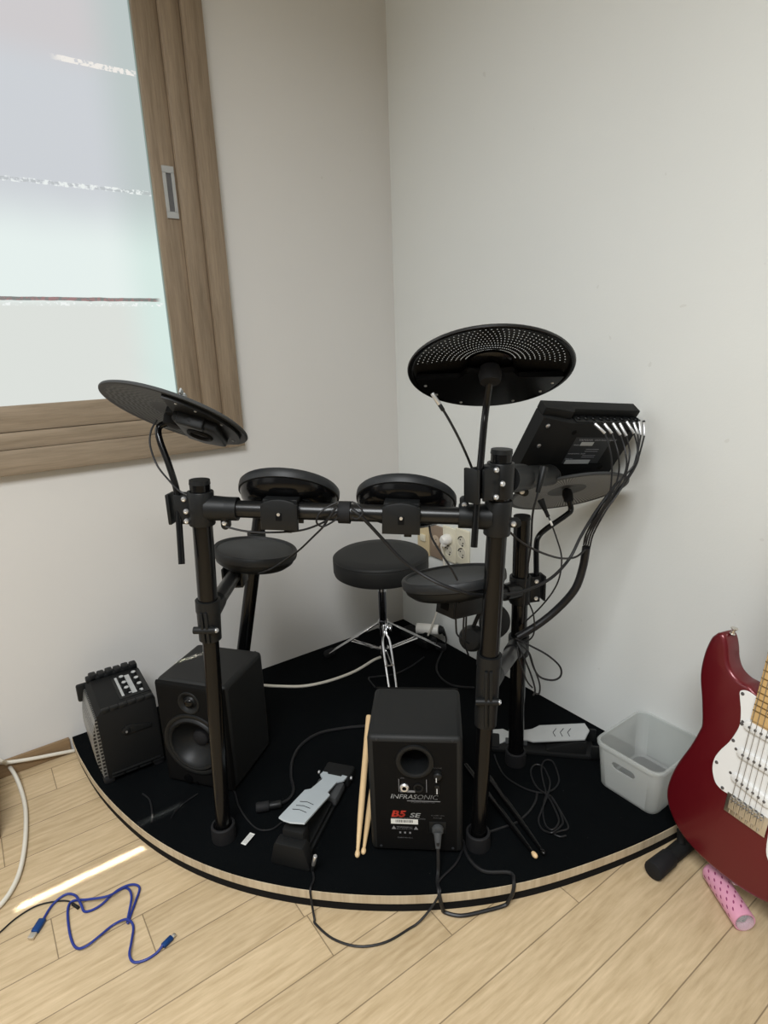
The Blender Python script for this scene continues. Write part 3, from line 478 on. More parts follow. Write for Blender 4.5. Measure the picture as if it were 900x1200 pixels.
# ------------------------------------------------------------------ drum riser (quarter-round stage)
rad = G['rad']
def rr(a):
    for (a0, r0), (a1, r1) in zip(rad, rad[1:]):
        if a <= a1: return r0+(r1-r0)*(a-a0)/(a1-a0)
    return rad[-1][1]+.001
raw_r = [rr(pi/2*k/72) for k in range(73)]
sm = [sum(raw_r[max(0, k-6):k+7])/len(raw_r[max(0, k-6):k+7]) for k in range(73)]
def sector(d): return [(-.004, -.004)] + [(-(max(.004, (sm[k]-d)*cos(pi/2*k/72))), -(max(.004, (sm[k]-d)*sin(pi/2*k/72)))) for k in range(73)]
riser = thing('drum_riser', 'quarter-round low stage with black carpet and pale plywood rim filling the corner', 'platform', (-.6, -.6, 0))
m = MB(); m.prism(sector(.0015), HP-.004, HP, bev=.0012, both=False); m.build('carpet', M['carpet'], riser)
m = MB(); m.prism(sector(0), HP-.0235, HP-.0042); m.build('plywood_board', M['ply'], riser)
m = MB(); m.prism(sector(.003), 0, HP-.0237); m.build('base', M['base'], riser)

# ------------------------------------------------------------------ electronic drum rack
g = lambda k: V(G[k])
FLb, FRb, FLt, FRt = g('FLb'), g('FRb'), g('FLtop'), g('FRtop')
dv = (FRb-FLb); dv.z = 0; dv.normalize(); nv = V((-dv.y, dv.x, 0)); nv = nv if nv.x > 0 else -nv
UP = V((0,0,1))
def RT(o, z=UP): return mat4(o, dv, nv, z)
rack = thing('drum_rack', 'black four-post electronic drum rack standing on the carpeted stage', 'drum rack', (FLb+FRb)/2+nv*.14)
def on(a, b, z): t = (z-a.z)/(b.z-a.z); return a+(b-a)*t
FLc0, FLc1, FRc0, FRc1 = (on(FLb, FLt, G['FLc0'][2]), on(FLb, FLt, G['FLc1'][2]), on(FRb, FRt, G['FRc0'][2]), on(FRb, FRt, G['FRc1'][2]))
def post(base, mid, top):
    m = MB()
    if mid is not None: m.cyl(base+V((0,0,.012)), mid, .0162); m.cyl(mid, top, .0188)
    else: m.cyl(base+V((0,0,.012)), top, .0188)
    p = m.build('post', M['gloss'], rack)
    m = MB(); m.lathe([(.026,0),(.0265,.004),(.0255,.034),(.0235,.036),(.0205,.036),(.0205,.012)], Matrix.Translation((base.x, base.y, HP+.0003)), 28, True, False); m.build('rubber_foot', M['rubber_dark'], p)
    ax = (top-(mid or base)).normalized()
    m = MB(); m.cyl(top-ax*.004, top+ax*.004, .0196, .0188, 28); m.build('end_cap', M['plastic'], p)
    return p
BRb, BRt, BLb, BLt = g('BRb'), g('BRtop'), g('BLb'), g('BLtop')
post(FLb, FLc0, FLt-V((0,0,.004))); post(FRb, FRc0, FRt-V((0,0,.004))); post(BRb, None, BRt); post(BLb, None, BLt)
def bolt(parent, p, d, r=.0052, mat='steel'):
    d = V(d).normalized(); p = V(p)
    m = MB(); m.lathe([(r,0),(r,.002),(r*.8,.0038),(r*.35,.0042),(r*.3,.0028)], Matrix.Translation(p) @ frame(d), 14)
    return m.build('bolt', M[mat], parent)
FLj, FRj = on(FLb, FLt, G['FLj'][2]), on(FRb, FRt, G['FRj'][2])
xd = (FRj-FLj).normalized()
m = MB(); m.cyl(FLj+xd*.03, FRj-xd*.03, .0162, n=24); m.box((0,0,0), (.001,.001,.001), Matrix.Translation(FLj+xd*.1)); crossbar = m.build('crossbar', M['tube'], rack)
def sleeve(c, ax, r, L, name='clamp', mat='plastic'):
    m = MB(); m.lathe([(r-.0008,-L/2),(r,-L/2+.0015),(r,L/2-.0015),(r-.0008,L/2),(r-.005,L/2),(r-.005,-L/2)], Matrix.Translation(c) @ frame(ax), 28, False, False)
    return m
# left corner joint
axL = (FLt-FLb).normalized(); axR = (FRt-FRb).normalized()
def joint(j, ax, sgn, name):
    m = sleeve(j, ax, .0245, .064)
    a = j+xd*sgn*.012; b = j+xd*sgn*.066
    m.cyl(a, b, .0245, .0212, 28); m.cyl(b-xd*sgn*.018, b+xd*sgn*.004, .0222, .0222, 28)
    return m
def ear(m, c, d, out, w=.016):
    """rounded lug carrying a bolt, axis along out"""
    T = Matrix.Translation(c) @ frame(out, d)
    m.prism([(.0*1+w/2*cos(t)+(.006 if cos(t) > 0 else -.010), w/2*sin(t)) for t in [2*pi*k/20+.05 for k in range(20)]], -.008, .008, T, bev=.0015, seg=2)
m = joint(FLj, axL, 1, 'l'); fr = -nv
e1 = g('FLear')+nv*.004; ear(m, e1, V((0,0,-1)), fr)
jl = m.build('corner_joint', M['plastic'], rack); bolt(jl, e1+fr*.008, fr)
m = joint(FRj, axR, -1, 'r'); e1 = g('FRear')+nv*.004; ear(m, e1, UP, fr); e2 = g('FRear2')-nv*.006+nv*.004; ear(m, e2, dv, fr)
jr = m.build('corner_joint', M['plastic'], rack); bolt(jr, e1+fr*.008, fr); bolt(jr, e2+fr*.008, fr)
# cymbal rod clamps on the front posts
ridec = V(G['ride_rod'][2]); ridec = V((ridec.x, ridec.y, FLj.z))
rp = ridec
def FS(T): return 1 if (T.to_3x3() @ V((0,-1,0))).dot(CAM-T.translation) > 0 else -1
m = MB(); T = RT(FLj)
uu = (rp-FLj); uu.z = 0; dl = uu.length; uu.normalize(); T = mat4(FLj, uu, UP.cross(uu), UP)
for s in (-1, 1): m.box((dl/2+.008, s*.0125, 0), (dl-.014, .006, .055), T, bev=.0015)
for zz in (-.022, .022): m.box((dl/2-.001, 0, zz), (dl-.028, .030, .012), T, bev=.0015)
m.box((dl+.0140, 0, 0), (.007, .031, .058), T, bev=.002)
p = m.build('rod_clamp', M['plastic'], rack)
for q in ((dl*.55, -.0157, .021), (dl*.42, -.0245, 0), (dl*.55, -.0157, -.021)): bolt(p, T @ V((q[0], q[1]*FS(T), q[2])), T.to_3x3() @ V((0, -FS(T), 0)))
FRu = on(FRb, FRt, G['FRu'][2]); crp = V(G['crash_rod'][1])
uu = (crp-FRu); uu.z = 0; dl = uu.length; uu.normalize(); T = mat4(FRu, uu, UP.cross(uu), UP)
m = sleeve(FRu, axR, .0245, .062)
for s in (-1, 1): m.box((dl/2+.008, s*.0135, 0), (dl-.014, .006, .056), T, bev=.0015)
for zz in (-.024, .024): m.box((dl/2-.001, 0, zz), (dl-.028, .032, .011), T, bev=.0015)
m.box((dl+.0150, 0, 0), (.007, .033, .060), T, bev=.002)
p = m.build('rod_clamp', M['plastic'], rack)
for q in ((dl*.52, -.0167, .024), (dl*.40, -.0250, 0), (dl*.52, -.0167, -.024)): bolt(p, T @ V((q[0], q[1]*FS(T), q[2])), T.to_3x3() @ V((0, -FS(T), 0)))
# split collars with wing bolts on the front posts, side rails
def collar(a, b, ax, raildir):
    m = MB(); m.cyl(a, b, .0218, .0232, 28); m.cyl(b-ax*.02, b+ax*.003, .0242, .0242, 28)
    c = (a+b)/2
    T = RT(c)
    for s in (-1, 1): m.box((s*.0045, -.022, -.006), (.006, .012, (b-a).length*.8), T, bev=.0015)
    m.cyl(c+fr*.022-dv*.024-UP*.012, c+fr*.022+dv*.02-UP*.012, .0072, n=14)
    rd = V(raildir).normalized(); m.cyl(c+UP*.012+rd*.012, c+UP*.012+rd*.062, .021, .0195, 24)
    p = m.build('collar', M['plastic'], rack)
    bolt(p, c+fr*.022+dv*.02-UP*.012, dv-nv*.6, .0052)
    return c+UP*.012
BLrail = on(BLb, BLt, .582); BRrail = on(BRb, BRt, .375)
cl = (FLc0+FLc1)/2; cr = (FRc0+FRc1)/2
kL = collar(FLc0, FLc1, axL, BLrail-cl); kR = collar(FRc0, FRc1, axR, BRrail-cr)
for k, e in ((kL, BLrail), (kR, BRrail)):
    d = (e-k).normalized(); m = MB(); m.cyl(k+d*.05, e-d*.014, .0165, n=24); m.build('side_rail', M['rail'], rack)
    m = sleeve(e, UP, .0245, .05); m.cyl(e-d*.02, e-d*.07, .0225, .0205, 24); m.build('rail_clamp', M['plastic'], rack)
# snare arm and hi-hat rod clamp on the right rear post
sn = V(G['snare'][0]); BRc = on(BRb, BRt, G['hhclamp'][2])
hc = g('hhclamp')
m = sleeve(BRc, UP, .0250, .066)
uu = (hc-BRc); uu.z = 0; dl = uu.length; uu.normalize(); T = mat4((BRc.x, BRc.y, hc.z), uu, UP.cross(uu), UP)
for s in (-1, 1): m.box((dl/2+.010, s*.0125, 0), (dl-.014, .006, .062), T, bev=.0015)
m.box((dl+.0145, 0, 0), (.006, .031, .062), T, bev=.002)
for zz in (-.024, .024): m.box((dl/2-.001, 0, zz), (dl-.028, .031, .012), T, bev=.0015)
p = m.build('rod_clamp', M['plastic'], rack)
vd = (CAM-hc); vd.z = 0; vd.normalize()
for zz in (-.021, .021): bolt(p, V((hc.x, hc.y, hc.z+zz))+vd*.0155, vd)
arm_end = V((sn.x+.03, sn.y+.004, .548)); d = (arm_end-BRc).normalized()
m = MB(); m.cyl(BRc+d*.02, arm_end, .0155, n=22); m.cyl(BRc+d*.015, BRc+d*.06, .0215, .0195, 24); m.build('snare_arm', M['tube'], rack)

# ------------------------------------------------------------------ pads
def pad(key, name, label, group, R=.0985, shell='gloss', clamp=None):
    o, x, y, z = G[key]; T = mat4(o, x, y, z)
    t = thing(name, label, 'drum pad', T, group)
    m = MB(); m.lathe([(R-.006,-.019),(R-.001,-.018),(R,-.012),(R-.0005,-.003),(R-.003,.0),(R-.0065,.0),(R-.009,-.003),(R-.010,-.005)], None, 56, False, False)
    m.build('rim', M['rim'], t, True)
    m = MB(); m.lathe([(0.001,-.004),(.04,-.0036),(R-.0098,-.0045),(R-.0098,-.010)], None, 56, True, False); m.build('pad_surface', M['rubber'], t, True)
    m = MB(); m.lathe([(.02,-.046),(.055,-.046),(R-.020,-.040),(R-.008,-.030),(R-.004,-.0195),(R-.012,-.0195)], None, 48, True, True); m.build('shell', M[shell], t, True)
    return t, T
def tom(key, mtk, label):
    t, T = pad(key, 'tom_pad', label, 'tom pads on the crossbar')
    s = (g(mtk)-FLj).dot(xd); c = FLj+xd*s; B = mat4(c, xd, nv, xd.cross(nv) if xd.cross(nv).z > 0 else -xd.cross(nv))
    # bracket wraps the bar without touching it
    m = MB(); w = .034
    prof = [(-w,-.030),(w,-.030),(w,.018),(w*.75,.024),(w*.35,.0275),(0,.0285),(-w*.35,.0275),(-w*.75,.024),(-w,.018)]
    m.prism(prof, .0178, .031, B @ mat4((0,0,0), (1,0,0), (0,0,1), (0,-1,0)), bev=.003, seg=2)
    m.prism(prof, .0178, .027, B @ mat4((0,0,0), (-1,0,0), (0,0,1), (0,1,0)), bev=.002, seg=2)
    m.box((0, 0, .0215), (2*w-.004, .040, .008), B, bev=.002); m.box((0, 0, -.0255), (2*w-.02, .04, .010), B, bev=.002)
    m.box((.012, 0, -.034), (.014, .03, .010), B, bev=.001)
    p0 = B @ V((0, .026, .032)); p1 = T @ V((0, 0, -.0455)); m.cyl(p0, p1, .013, .024, 20)
    br = m.build('mount_bracket', M['plastic'], t)
    m = MB(); m.box((0, -.0313, -.004), (.011, .001, .014), B); m.build('bracket_slot', M['hole'], br)
    m = MB(); m.cyl(B @ V((0, -.0316, .001)), B @ V((0, -.034, .001)), .003, n=12); m.build('adjusting_screw', M['steel'], br)
    return t
tom('tomL', 'mtL', 'round black tom pad mounted on the rack crossbar nearer the window')
tom('tomR', 'mtR', 'round black tom pad mounted on the crossbar beside the upright under the round crash cymbal')
t, T = pad('ftom', 'floor_tom_pad', 'low black drum pad with flat grey top on the left side rail of the rack', None, .0945, 'plastic')
k = kL+(BLrail-kL)*((V(G['ftom'][0])-kL).dot(BLrail-kL)/(BLrail-kL).length_squared); rd = (BLrail-kL).normalized()
B = mat4(k, rd, UP.cross(rd).normalized(), rd.cross(UP.cross(rd).normalized()))
m = MB()
for s in (-1, 1): m.box((0, s*.021, -.001), (.05, .006, .044), B, bev=.0015)
m.box((0, 0, -.0215), (.05, .045, .006), B, bev=.0015); m.cyl(B @ V((0, .021, .020)), T @ V((0, .0, -.0455)), .0028, .014, 16)
m.build('mount_bracket', M['plastic'], t)
t, T = pad('snare', 'snare_pad', 'black snare pad with grey top tilted behind the right front upright', None, .108, 'plastic')
ad = (arm_end-BRc).normalized(); ad2 = UP.cross(ad).normalized(); B = mat4(arm_end, ad, UP.cross(ad).normalized(), ad.cross(UP.cross(ad).normalized()))
m = MB()
for s in (-1, 1): m.box((.0, s*.0215, 0), (.094, .008, .044), B, bev=.003)
m.box((.0, 0, -.022), (.094, .050, .007), B, bev=.002); m.box((.050, 0, 0), (.006, .05, .046), B, bev=.002)
m.cyl(B @ V((0, .021, .024)), T @ V((0, 0, -.0455)), .005, .020, 16)
br = m.build('mount_bracket', M['plastic'], t)
m = MB(); m.box((.0536, 0, .002), (.0012, .022, .024), B, bev=.0003); m.build('bracket_slot', M['hole'], br)

# ------------------------------------------------------------------ cymbal pads
def cymbal(key, name, label, under, cable=None, R=.138, housing=True, jack=None):
    o, x, y, z = G[key]; T = mat4(o, x, y, z)
    t = thing(name, label, 'cymbal pad', T)
    dome = [(.006,.0165),(.016,.016),(.03,.0115),(.045,.0075),(.09,.004),(R-.006,-.0015),(R-.001,-.004),(R,-.006)]
    m = MB(); m.lathe(dome+[(R-.001,-.0085)], None, 72, False, False); m.build('cymbal_top', M['perf'] if under == 'perf' else M['rubber'], t, True)
    m = MB()
    if under == 'perf':
        m.lathe([(R-.001,-.0085),(R-.004,-.0095),(R-.009,-.0078),(R-.010,-.0035)], None, 72, False, False); m.lathe([(.038,.006),(.030,.002),(.02,.002),(.006,.003)], None, 40, False, False)
    else: m.lathe([(R-.001,-.0085),(R-.004,-.0095),(R-.008,-.0085),(.09,-.004),(.045,-.001),(.02,.002),(.006,.003)], None, 72, False, False)
    m.build('cymbal_underside', M['gloss' if under == 'perf' else under], t, True)
    if housing:
        m = MB(); pts = [(cos(a)*(R-.014), sin(a)*(R-.014)) for a in [pi+.10+(pi-.2)*k/28 for k in range(29)]]
        pts += [(.05, -.012), (.038, .006), (-.038, .006), (-.05, -.012)]
        m.prism(pts, -.014, -.004)
        h = m.build('sensor_housing', M['gloss'] if under == 'perf' else M['plastic'], t, True)
        for a in (3.45, 3.75, 4.25, 5.1, 5.6, 5.95):
            b = MB(); b.lathe([(.0026,0),(.0026,.001),(.0014,.0016)], mat4(((R-.024)*cos(a), (R-.024)*sin(a), -.014), (1,0,0), (0,-1,0), (0,0,-1)), 10); b.build('housing_screw', M['steel'], h, True)
    if under != 'meshgrey':
        m = MB(); m.lathe([(.012,.017),(.013,.020),(.011,.026),(.005,.027),(.005,.036)], None, 20); m.build('felt_stack', M['rubber_dark'], t, True)
        m = MB(); m.lathe([(.006,.028),(.007,.034),(.004,.037)], None, 12); m.box((.012,0,.037), (.016,.004,.010), None, .0015); m.box((-.012,0,.037), (.016,.004,.010), None, .0015)
        m.build('wing_nut', M['silver_dull'], t, True)
    cs = .62 if under == 'meshgrey' else 1
    m = MB(); m.lathe([(.008*cs,-.030),(.017*cs,-.028),(.020*cs,-.012),(.016*cs,.0)], None, 24); m.build('cup_support', M['rubber_dark'], t, True)
    return t, T
t, T = cymbal('crash', 'crash_cymbal_pad', 'large round black cymbal pad with dotted underside tilted up on the right front upright', 'perf')
pts = [V(p) for p in G['crash_rod']]; pts[-1] = T @ V((0,0,-.02)); m = MB(); m.tube(pts, .0062, 12); m.build('rod', M['gloss'], t)
m = MB(); a = T @ V((0,0,0)); jx = V(G['C']['crash_cable'][1][0])
t2, T2 = cymbal('ride', 'ride_cymbal_pad', 'black cymbal pad seen almost edge-on in front of the window', 'ringed')
pts = [V(p) for p in G['ride_rod']]; pts[-1] = T2 @ V((0,0,-.02)); m = MB(); m.tube(pts, .0062, 12); m.build('rod', M['gloss'], t2)
# chunky sensor box below the ride
m = MB(); m.prism([(-.058,-.016),(-.066,-.050),(-.050,-.094),(.050,-.094),(.066,-.050),(.058,-.016)], -.030, -.012, None, bev=.004, seg=2); m.box((-.055, -.05, -.022), (.02, .05, .026), None, .004)
sb = m.build('sensor_box', M['plastic'], t2, True)
m = MB(); m.torus(mat4((0.0, -.055, -.031), (1,0,0), (0,-1,0), (0,0,-1)), .021, .004, 28, 8); m.build('sensor_ring', M['plastic_matte'], sb, True)
t3, T3 = cymbal('hh', 'hi_hat_cymbal_pad', 'cymbal pad with grey ribbed underside half hidden below the sound module', 'meshgrey', R=.139, housing=False)
pts = [V(p) for p in G['hh_rod']]; pts[-1] = T3 @ V((0,0,-.02)); m = MB(); m.tube(pts, .0066, 12); m.build('rod', M['gloss'], t3)

# ------------------------------------------------------------------ sound module
o, x, y, z = G['module']; T = mat4(o, x, y, z)
md = thing('drum_module', 'black drum sound module with a row of plugged jacks, below the round crash cymbal', 'drum module', T)
m = MB()
prof = [(-.126,-.052),(.126,-.052),(.126,-.004),(.122,0),(-.062,0),(-.070,-.001),(-.126,-.018)]
T0 = mat4((0,0,0), (1,0,0), (0,0,1), (0,-1,0))
m = MB(); m.prism(prof, -.070, .0895, T0, bev=.002, seg=2)
prof2 = [(-.126,-.052),(.126,-.052),(.126,-.024),(-.052,-.024),(-.062,-.012),(-.100,-.022),(-.126,-.026)]
m.prism(prof2, -.0895, -.0702, T0, bev=.0015, seg=2)
m.build('housing', M['plastic_matte'], md, True)
m = MB(); m.box((.036, .0715, -.0125), (.176, .003, .021), None, .001); jp = m.build('jack_panel', M['plastic'], md, True)
for i in range(9):
    m = MB(); m.lathe([(.0026,0),(.0055,0),(.0058,.003),(.005,.004)], mat4((-.042+.0197*i, .073, -.0125), (1,0,0), (0,0,-1), (0,1,0)), 14, True, False); m.build('jack_socket', M['plastic'], jp, True)
m = MB()
for px_, py_ in ((-.045,.045),(-.045,-.060),(.085,-.055),(.098,.05)):
    m = MB(); m.lathe([(.006,0),(.0055,.0008),(.003,.0008)], mat4((px_, py_, .0), (1,0,0), (0,1,0), (0,0,1)), 16); m.build('foot_dimple', M['hole'], md, True)

for px_, py_ in ((-.110,.052),(-.106,-.002)):
    m = MB(); m.lathe([(.005,0),(.005,.002),(.002,.003)], mat4((px_, py_, -.013), (1,0,0), (0,1,0), (-.29,0,.957)), 12); m.build('bolt', M['steel'], md, True)
# rating plate with its lettering
m = MB(); m.box((.018, .008-.013, .0003), (.100, .074, .0006)); m.cur = 1
def Tm(a, b): return mat4((a, b-.013, .0007), (1,0,0), (0,1,0), (0,0,1))
m.text('YAMAHA', .0085, Tm(-.022, .038), 1.1); m.text('DRUM TRIGGER MODULE', .0052, Tm(.022, .038))
m.text('MODEL', .0045, Tm(-.028, .024)); m.text('POWER RATING   DC12V', .0042, Tm(-.030, -.001)); m.text('SERIAL NO.', .0042, Tm(-.030, -.016))
for yy in (.012, .006, -.006, -.011): m.box((.030, yy-.013, .0007), (.036, .0012, .0004))
m.cur = 2; m.box((.006, .0275-.013, .0008), (.034, .010, .0004)); m.box((.008, -.0245-.013, .0008), (.068, .0115, .0004))
m.build('rating_plate', [M['mark'], M['grey_print'], M['silver_dull']], md, True)
m = MB(); m.box((.012, -.060, .0004), (.096, .001, .0008)); m.box((.012, -.0435, .0004), (.13, .001, .0008)); m.build('cover_seam', M['hole'], md, True)
b = T @ V((-.082, -.046, .034)); dd = (b-FRu).normalized(); a = FRu+dd*.0300
m = MB(); m.cyl(a, a+dd*.085, .0265, .0265, 28); m.cyl(a+dd*.07, b, .022, .023, 28); m.sphere(b, .0245, (1,1,.8), 20)
e1 = a+dd*.085-UP*.026; ear(m, e1, dd, fr); pm = m.build('mount_arm', M['plastic'], md); bolt(pm, e1+fr*.008, fr)

# ------------------------------------------------------------------ drum throne
tc = V((-.282, -.268, HP+.0022))
throne = thing('drum_throne', 'round black padded drum stool on chrome tripod legs in the stage corner', 'stool', tc)
zt = .452
m = MB(); m.lathe([(.02,zt-.066),(.138,zt-.066),(.147,zt-.060),(.150,zt-.050),(.150,zt-.016),(.1465,zt-.006),(.139,zt-.001),(.10,zt+.001),(.02,zt+.001)], Matrix.Translation(tc-V((0,0,0))+V((0,0,-HP))), 56); seat = m.build('seat', M['vinyl'], throne)
m = MB(); m.torus(Matrix.Translation(tc+V((0,0,zt-.010-HP))), .1478, .0022, 56, 6); m.build('seam_piping', M['vinyl'], seat)
m = MB(); m.lathe([(.06,zt-.071),(.06,zt-.0662)], Matrix.Translation(tc-V((0,0,HP))), 24); m.cyl(tc+V((0,0,zt-.115-HP)), tc+V((0,0,zt-.0705-HP)), .018); m.build('seat_plate', M['plastic'], throne)
m = MB(); m.cyl(tc+V((0,0,.055)), tc+V((0,0,zt-.09-HP)), .0105, n=18); m.cyl(tc+V((0,0,.145)), tc+V((0,0,.285)), .0130, n=18); m.build('column', M['chrome_dark'], throne)
m = MB(); m.cyl(tc+V((0,0,.150)), tc+V((0,0,.178)), .0165, n=18); m.cyl(tc+V((0,0,.28)), tc+V((0,0,.305)), .0160, n=18); m.build('upper_collar', M['chrome'], throne)
m = MB(); m.cyl(tc+V((0,0,.062)), tc+V((0,0,.080)), .0165, n=18); m.build('lower_collar', M['chrome'], throne)
for ang, L in ((120, .212), (-8, .222), (242, .215)):
    u = V((cos(radians(ang)), sin(radians(ang)), 0)); w = V((-u.y, u.x, 0))
    a = tc+u*.018+V((0,0,.164)); b = tc+u*L+V((0,0,.016))
    m = MB()
    for s in (-1, 1):
        pts = [a+w*s*.004, a+w*s*.004+(b-a)*.12, a+w*s*.0115+(b-a)*.24, a+w*s*.0115+(b-a)*.75, b+w*s*.009]
        m.tube(pts, .0035, 8, 3)
    lg = m.build('leg', M['chrome'], throne)
    m = MB(); c2 = a+(b-a)*.55; 
    for s in (-1, 1): m.tube([tc+u*.016+w*s*.005+V((0,0,.071)), c2+w*s*.007], .0028, 8, 0)
    m.cyl(c2-w*.014, c2+w*.014, .004, n=10); m.build('brace', M['chrome'], lg)
    d = (b-a).normalized(); m = MB(); m.cyl(b-d*.022, b+d*.012, .0125, .0150, 16, .003); m.build('rubber_foot', M['rubber_dark'], lg)
m = MB(); m.box((tc.x-.0, tc.y-.024, tc.z+.164), (.008, .02, .008), None, .001); m.box((tc.x, tc.y-.038, tc.z+.164), (.004, .014, .022), None, .001); m.build('wing_screw', M['chrome'], throne)

# ------------------------------------------------------------------ studio monitors
W, D, H = G['mdim']
def monitor(key, name, label):
    x, y, yaw = G[key]; T = Matrix.Translation((x, y, HP)) @ Matrix.Rotation(yaw, 4, 'Z')
    t = thing(name, label, 'speaker', T, 'pair of studio monitors')
    m = MB(); m.box((0, .006, H/2+.002), (W, D-.012, H-.004), None, .011, 3); cabinet = m.build('cabinet', M['vinyl'], t, True)
    m = MB()
    for sx in (-1, 1):
        for sy in (-1, 1):
            m = MB(); m.cyl((sx*.075, sy*.07, 0), (sx*.075, sy*.07, .0035), .010, n=14); m.build('rubber_foot', M['rubber_dark'], t, True)
    # front baffle with chamfered edges
    bf = [(-W/2+.003, .006), (W/2-.003, .006), (W/2-.003, H-.004), (-W/2+.003, H-.004)]
    m = MB(); m.prism(bf, D/2-.0125, D/2+.0005, mat4((0,0,0), (1,0,0), (0,0,1), (0,-1,0)), bev=.009, seg=2, both=False); baffle = m.build('baffle', M['panel'], t, True)
    F = lambda px_, pz_, dy=0: mat4((px_, -D/2-.0006-dy, pz_), (1,0,0), (0,0,1), (0,-1,0))
    m = MB(); m.lathe([(.006,-.004),(.010,.002),(.016,-.005),(.021,.0),(.0255,.0025),(.0285,.002),(.0295,.0)], F(0, .237), 32, True, False); tw = m.build('tweeter', M['plastic'], t, True)
    m = MB(); m.sphere((0,0,.000), .0125, (1,1,.5), 16, F(0, .237)); m.build('dome', M['gloss'], tw, True)
    m = MB(); m.lathe([(.083,.0),(.0815,.0035),(.077,.0042),(.072,.0015),(.070,.004),(.066,.0062),(.061,.004),(.058,-.004),(.040,-.020),(.022,-.033),(.017,-.034)], F(0, .124), 48, False, True); wf = m.build('woofer', M['plastic'], t, True)
    m = MB(); m.lathe([(.0225,-.0328),(.020,-.024),(.013,-.019),(.003,-.0175)], F(0, .124), 28, False, True); m.build('dust_cap', M['rubber_dark'], wf, True)
    m = MB(); m.prism([(-.0042,.0055),(.0042,.0055),(.0042,-.001),(0,-.006),(-.0042,-.001)], 0, .0012, F(.027, .1865)); m.build('badge', M['red_print'], t, True)
    m = MB(); m.lathe([(.012,0),(.012,.002),(.006,.003)], F(-.030, .022), 20); m.cyl(F(-.006,.015) @ V((0,0,0)), F(-.006,.015) @ V((0,0,.003)), .003, n=10); m.build('power_button', M['gloss'], t, True)
    # rear panel
    Bk = lambda px_, pz_, dy=0: mat4((px_, D/2+.0003+dy, pz_), (-1,0,0), (0,0,1), (0,1,0))
    m = MB(); m.box((0, D/2, H/2), (W-.024, .001, H-.024), None); rp = m.build('rear_panel', M['panel'], t, True)
    for (cx, cz, cr_, y0, y1), objs in (((0, .124, .0695, -D/2-.01, -D/2+.055), (cabinet, baffle)), ((0, .237, .0240, -D/2-.01, -D/2+.016), (cabinet, baffle)), ((0, .2283, .0285, D/2-.055, D/2+.01), (cabinet, rp))):
        c_ = MB(); c_.cyl((cx, y0, cz), (cx, y1, cz), cr_, n=40); cu_ = c_.build('bore_tool', M['panel'], t, True)
        for o_ in objs: cutout(o_, cu_)
        bpy.data.objects.remove(cu_)
    m = MB(); m.lathe([(.0385,.0),(.0375,.004),(.033,.005),(.029,.003),(.027,-.004),(.026,-.04)], Bk(0, .2283), 40, False, False); m.build('bass_port', M['plastic'], t, True)
    m = MB(); m.lathe([(.0258,-.041),(.0258,-.040)], Bk(0, .2283), 32); m.build('port_opening', M['hole'], t, True)
    LM = [M['print_bright'], M['grey_print'], M['red_print'], M['paper'], M['mark']]
    m = MB(); m.cur = 0
    m.text('INFRASONIC', .0152, Bk(.0525, .1425), 1.10, .25); m.cur = 1; m.box((-.016, D/2+.0008, .1335), (.068, .0004, .0012))
    m.text('STUDIO MONITOR', .0048, Bk(.010, .1300), 1.2)
    m.build('brand_lettering', LM, rp, True); m = MB()
    m.cur = 2; m.text('B5', .0215, Bk(.0525, .0995), 1.30, .22, off=.0007); m.cur = 0; m.text('SE', .0150, Bk(.0140, .0972), 1.45, .22, off=.0003); m.cur = 1
    m.text('POWERED MONITOR SPEAKER', .0042, Bk(.052, .0890), 1.22)
    m.build('model_lettering', LM, rp, True); m = MB(); m.cur = 3; m.box((.0245, D/2+.0008, .0815), (.056, .0005, .0118))
    m.cur = 4
    xx = .0425
    rnd = random.Random(4)
    while xx > .006:
        w_ = rnd.choice((.0006, .001, .0014)); m.box((xx, D/2+.0012, .0826), (w_, .0003, .0064)); xx -= w_+rnd.choice((.0007, .0011))
    m.build('barcode_label', LM, rp, True); m = MB(); m.cur = 1
    for sx in (.047, .001):
        m.add([Bk(sx, .0655) @ V(p) for p in ((-.0045,-.0035,.0004),(.0045,-.0035,.0004),(0,.0045,.0004))], [(0,1,2)])
    m.text('WARNING', .0062, Bk(.0245, .0668), 1.1, align='CENTER'); m.text('RISK OF ELECTRIC SHOCK', .0026, Bk(.0245, .0625), 1.1, align='CENTER')
    for sx in (.034, .024, .0135): m.box((sx, D/2+.0006, .0535), (.0036, .0003, .0042))
    m.text('MADE IN P.R.C.', .0040, Bk(.0235, .0405), 1.2, align='CENTER')
    m.build('warning_print', LM, rp, True); m = MB(); m.cur = 1
    m.text('POWER', .0042, Bk(-.0440, .0925), 1.2, align='CENTER'); m.text('AC 220V 60Hz', .0038, Bk(-.0440, .0985), 1.2, align='CENTER'); m.text('VOLUME', .0036, Bk(-.0450, .2135), 1.2, align='CENTER'); m.text('LEVEL', .0030, Bk(.026, .1875), 1.2, align='CENTER')
    m.build('socket_lettering', LM, rp, True)
    m = MB()
    for b in (((.0335,D/2+.001,.1705),(.001,.001,.030)),((-.0225,D/2+.001,.1705),(.001,.001,.030))): m.box(*b)
    m.box((.016, D/2+.001, .1565), (.030, .001, .004)); m.build('input_frame', M['grey_print'], rp, True)
    m = MB(); m.lathe([(.0045,.0),(.0095,.0),(.0095,.003),(.0075,.005),(.0045,.005)], Bk(.0225, .166), 20, True, False); m.build('jack_socket', M['steel'], rp, True)
    m = MB(); m.lathe([(.010,0),(.010,.003),(.007,.003),(.007,.0)], Bk(-.006, .166), 20); m.build('balanced_socket', M['plastic'], rp, True)
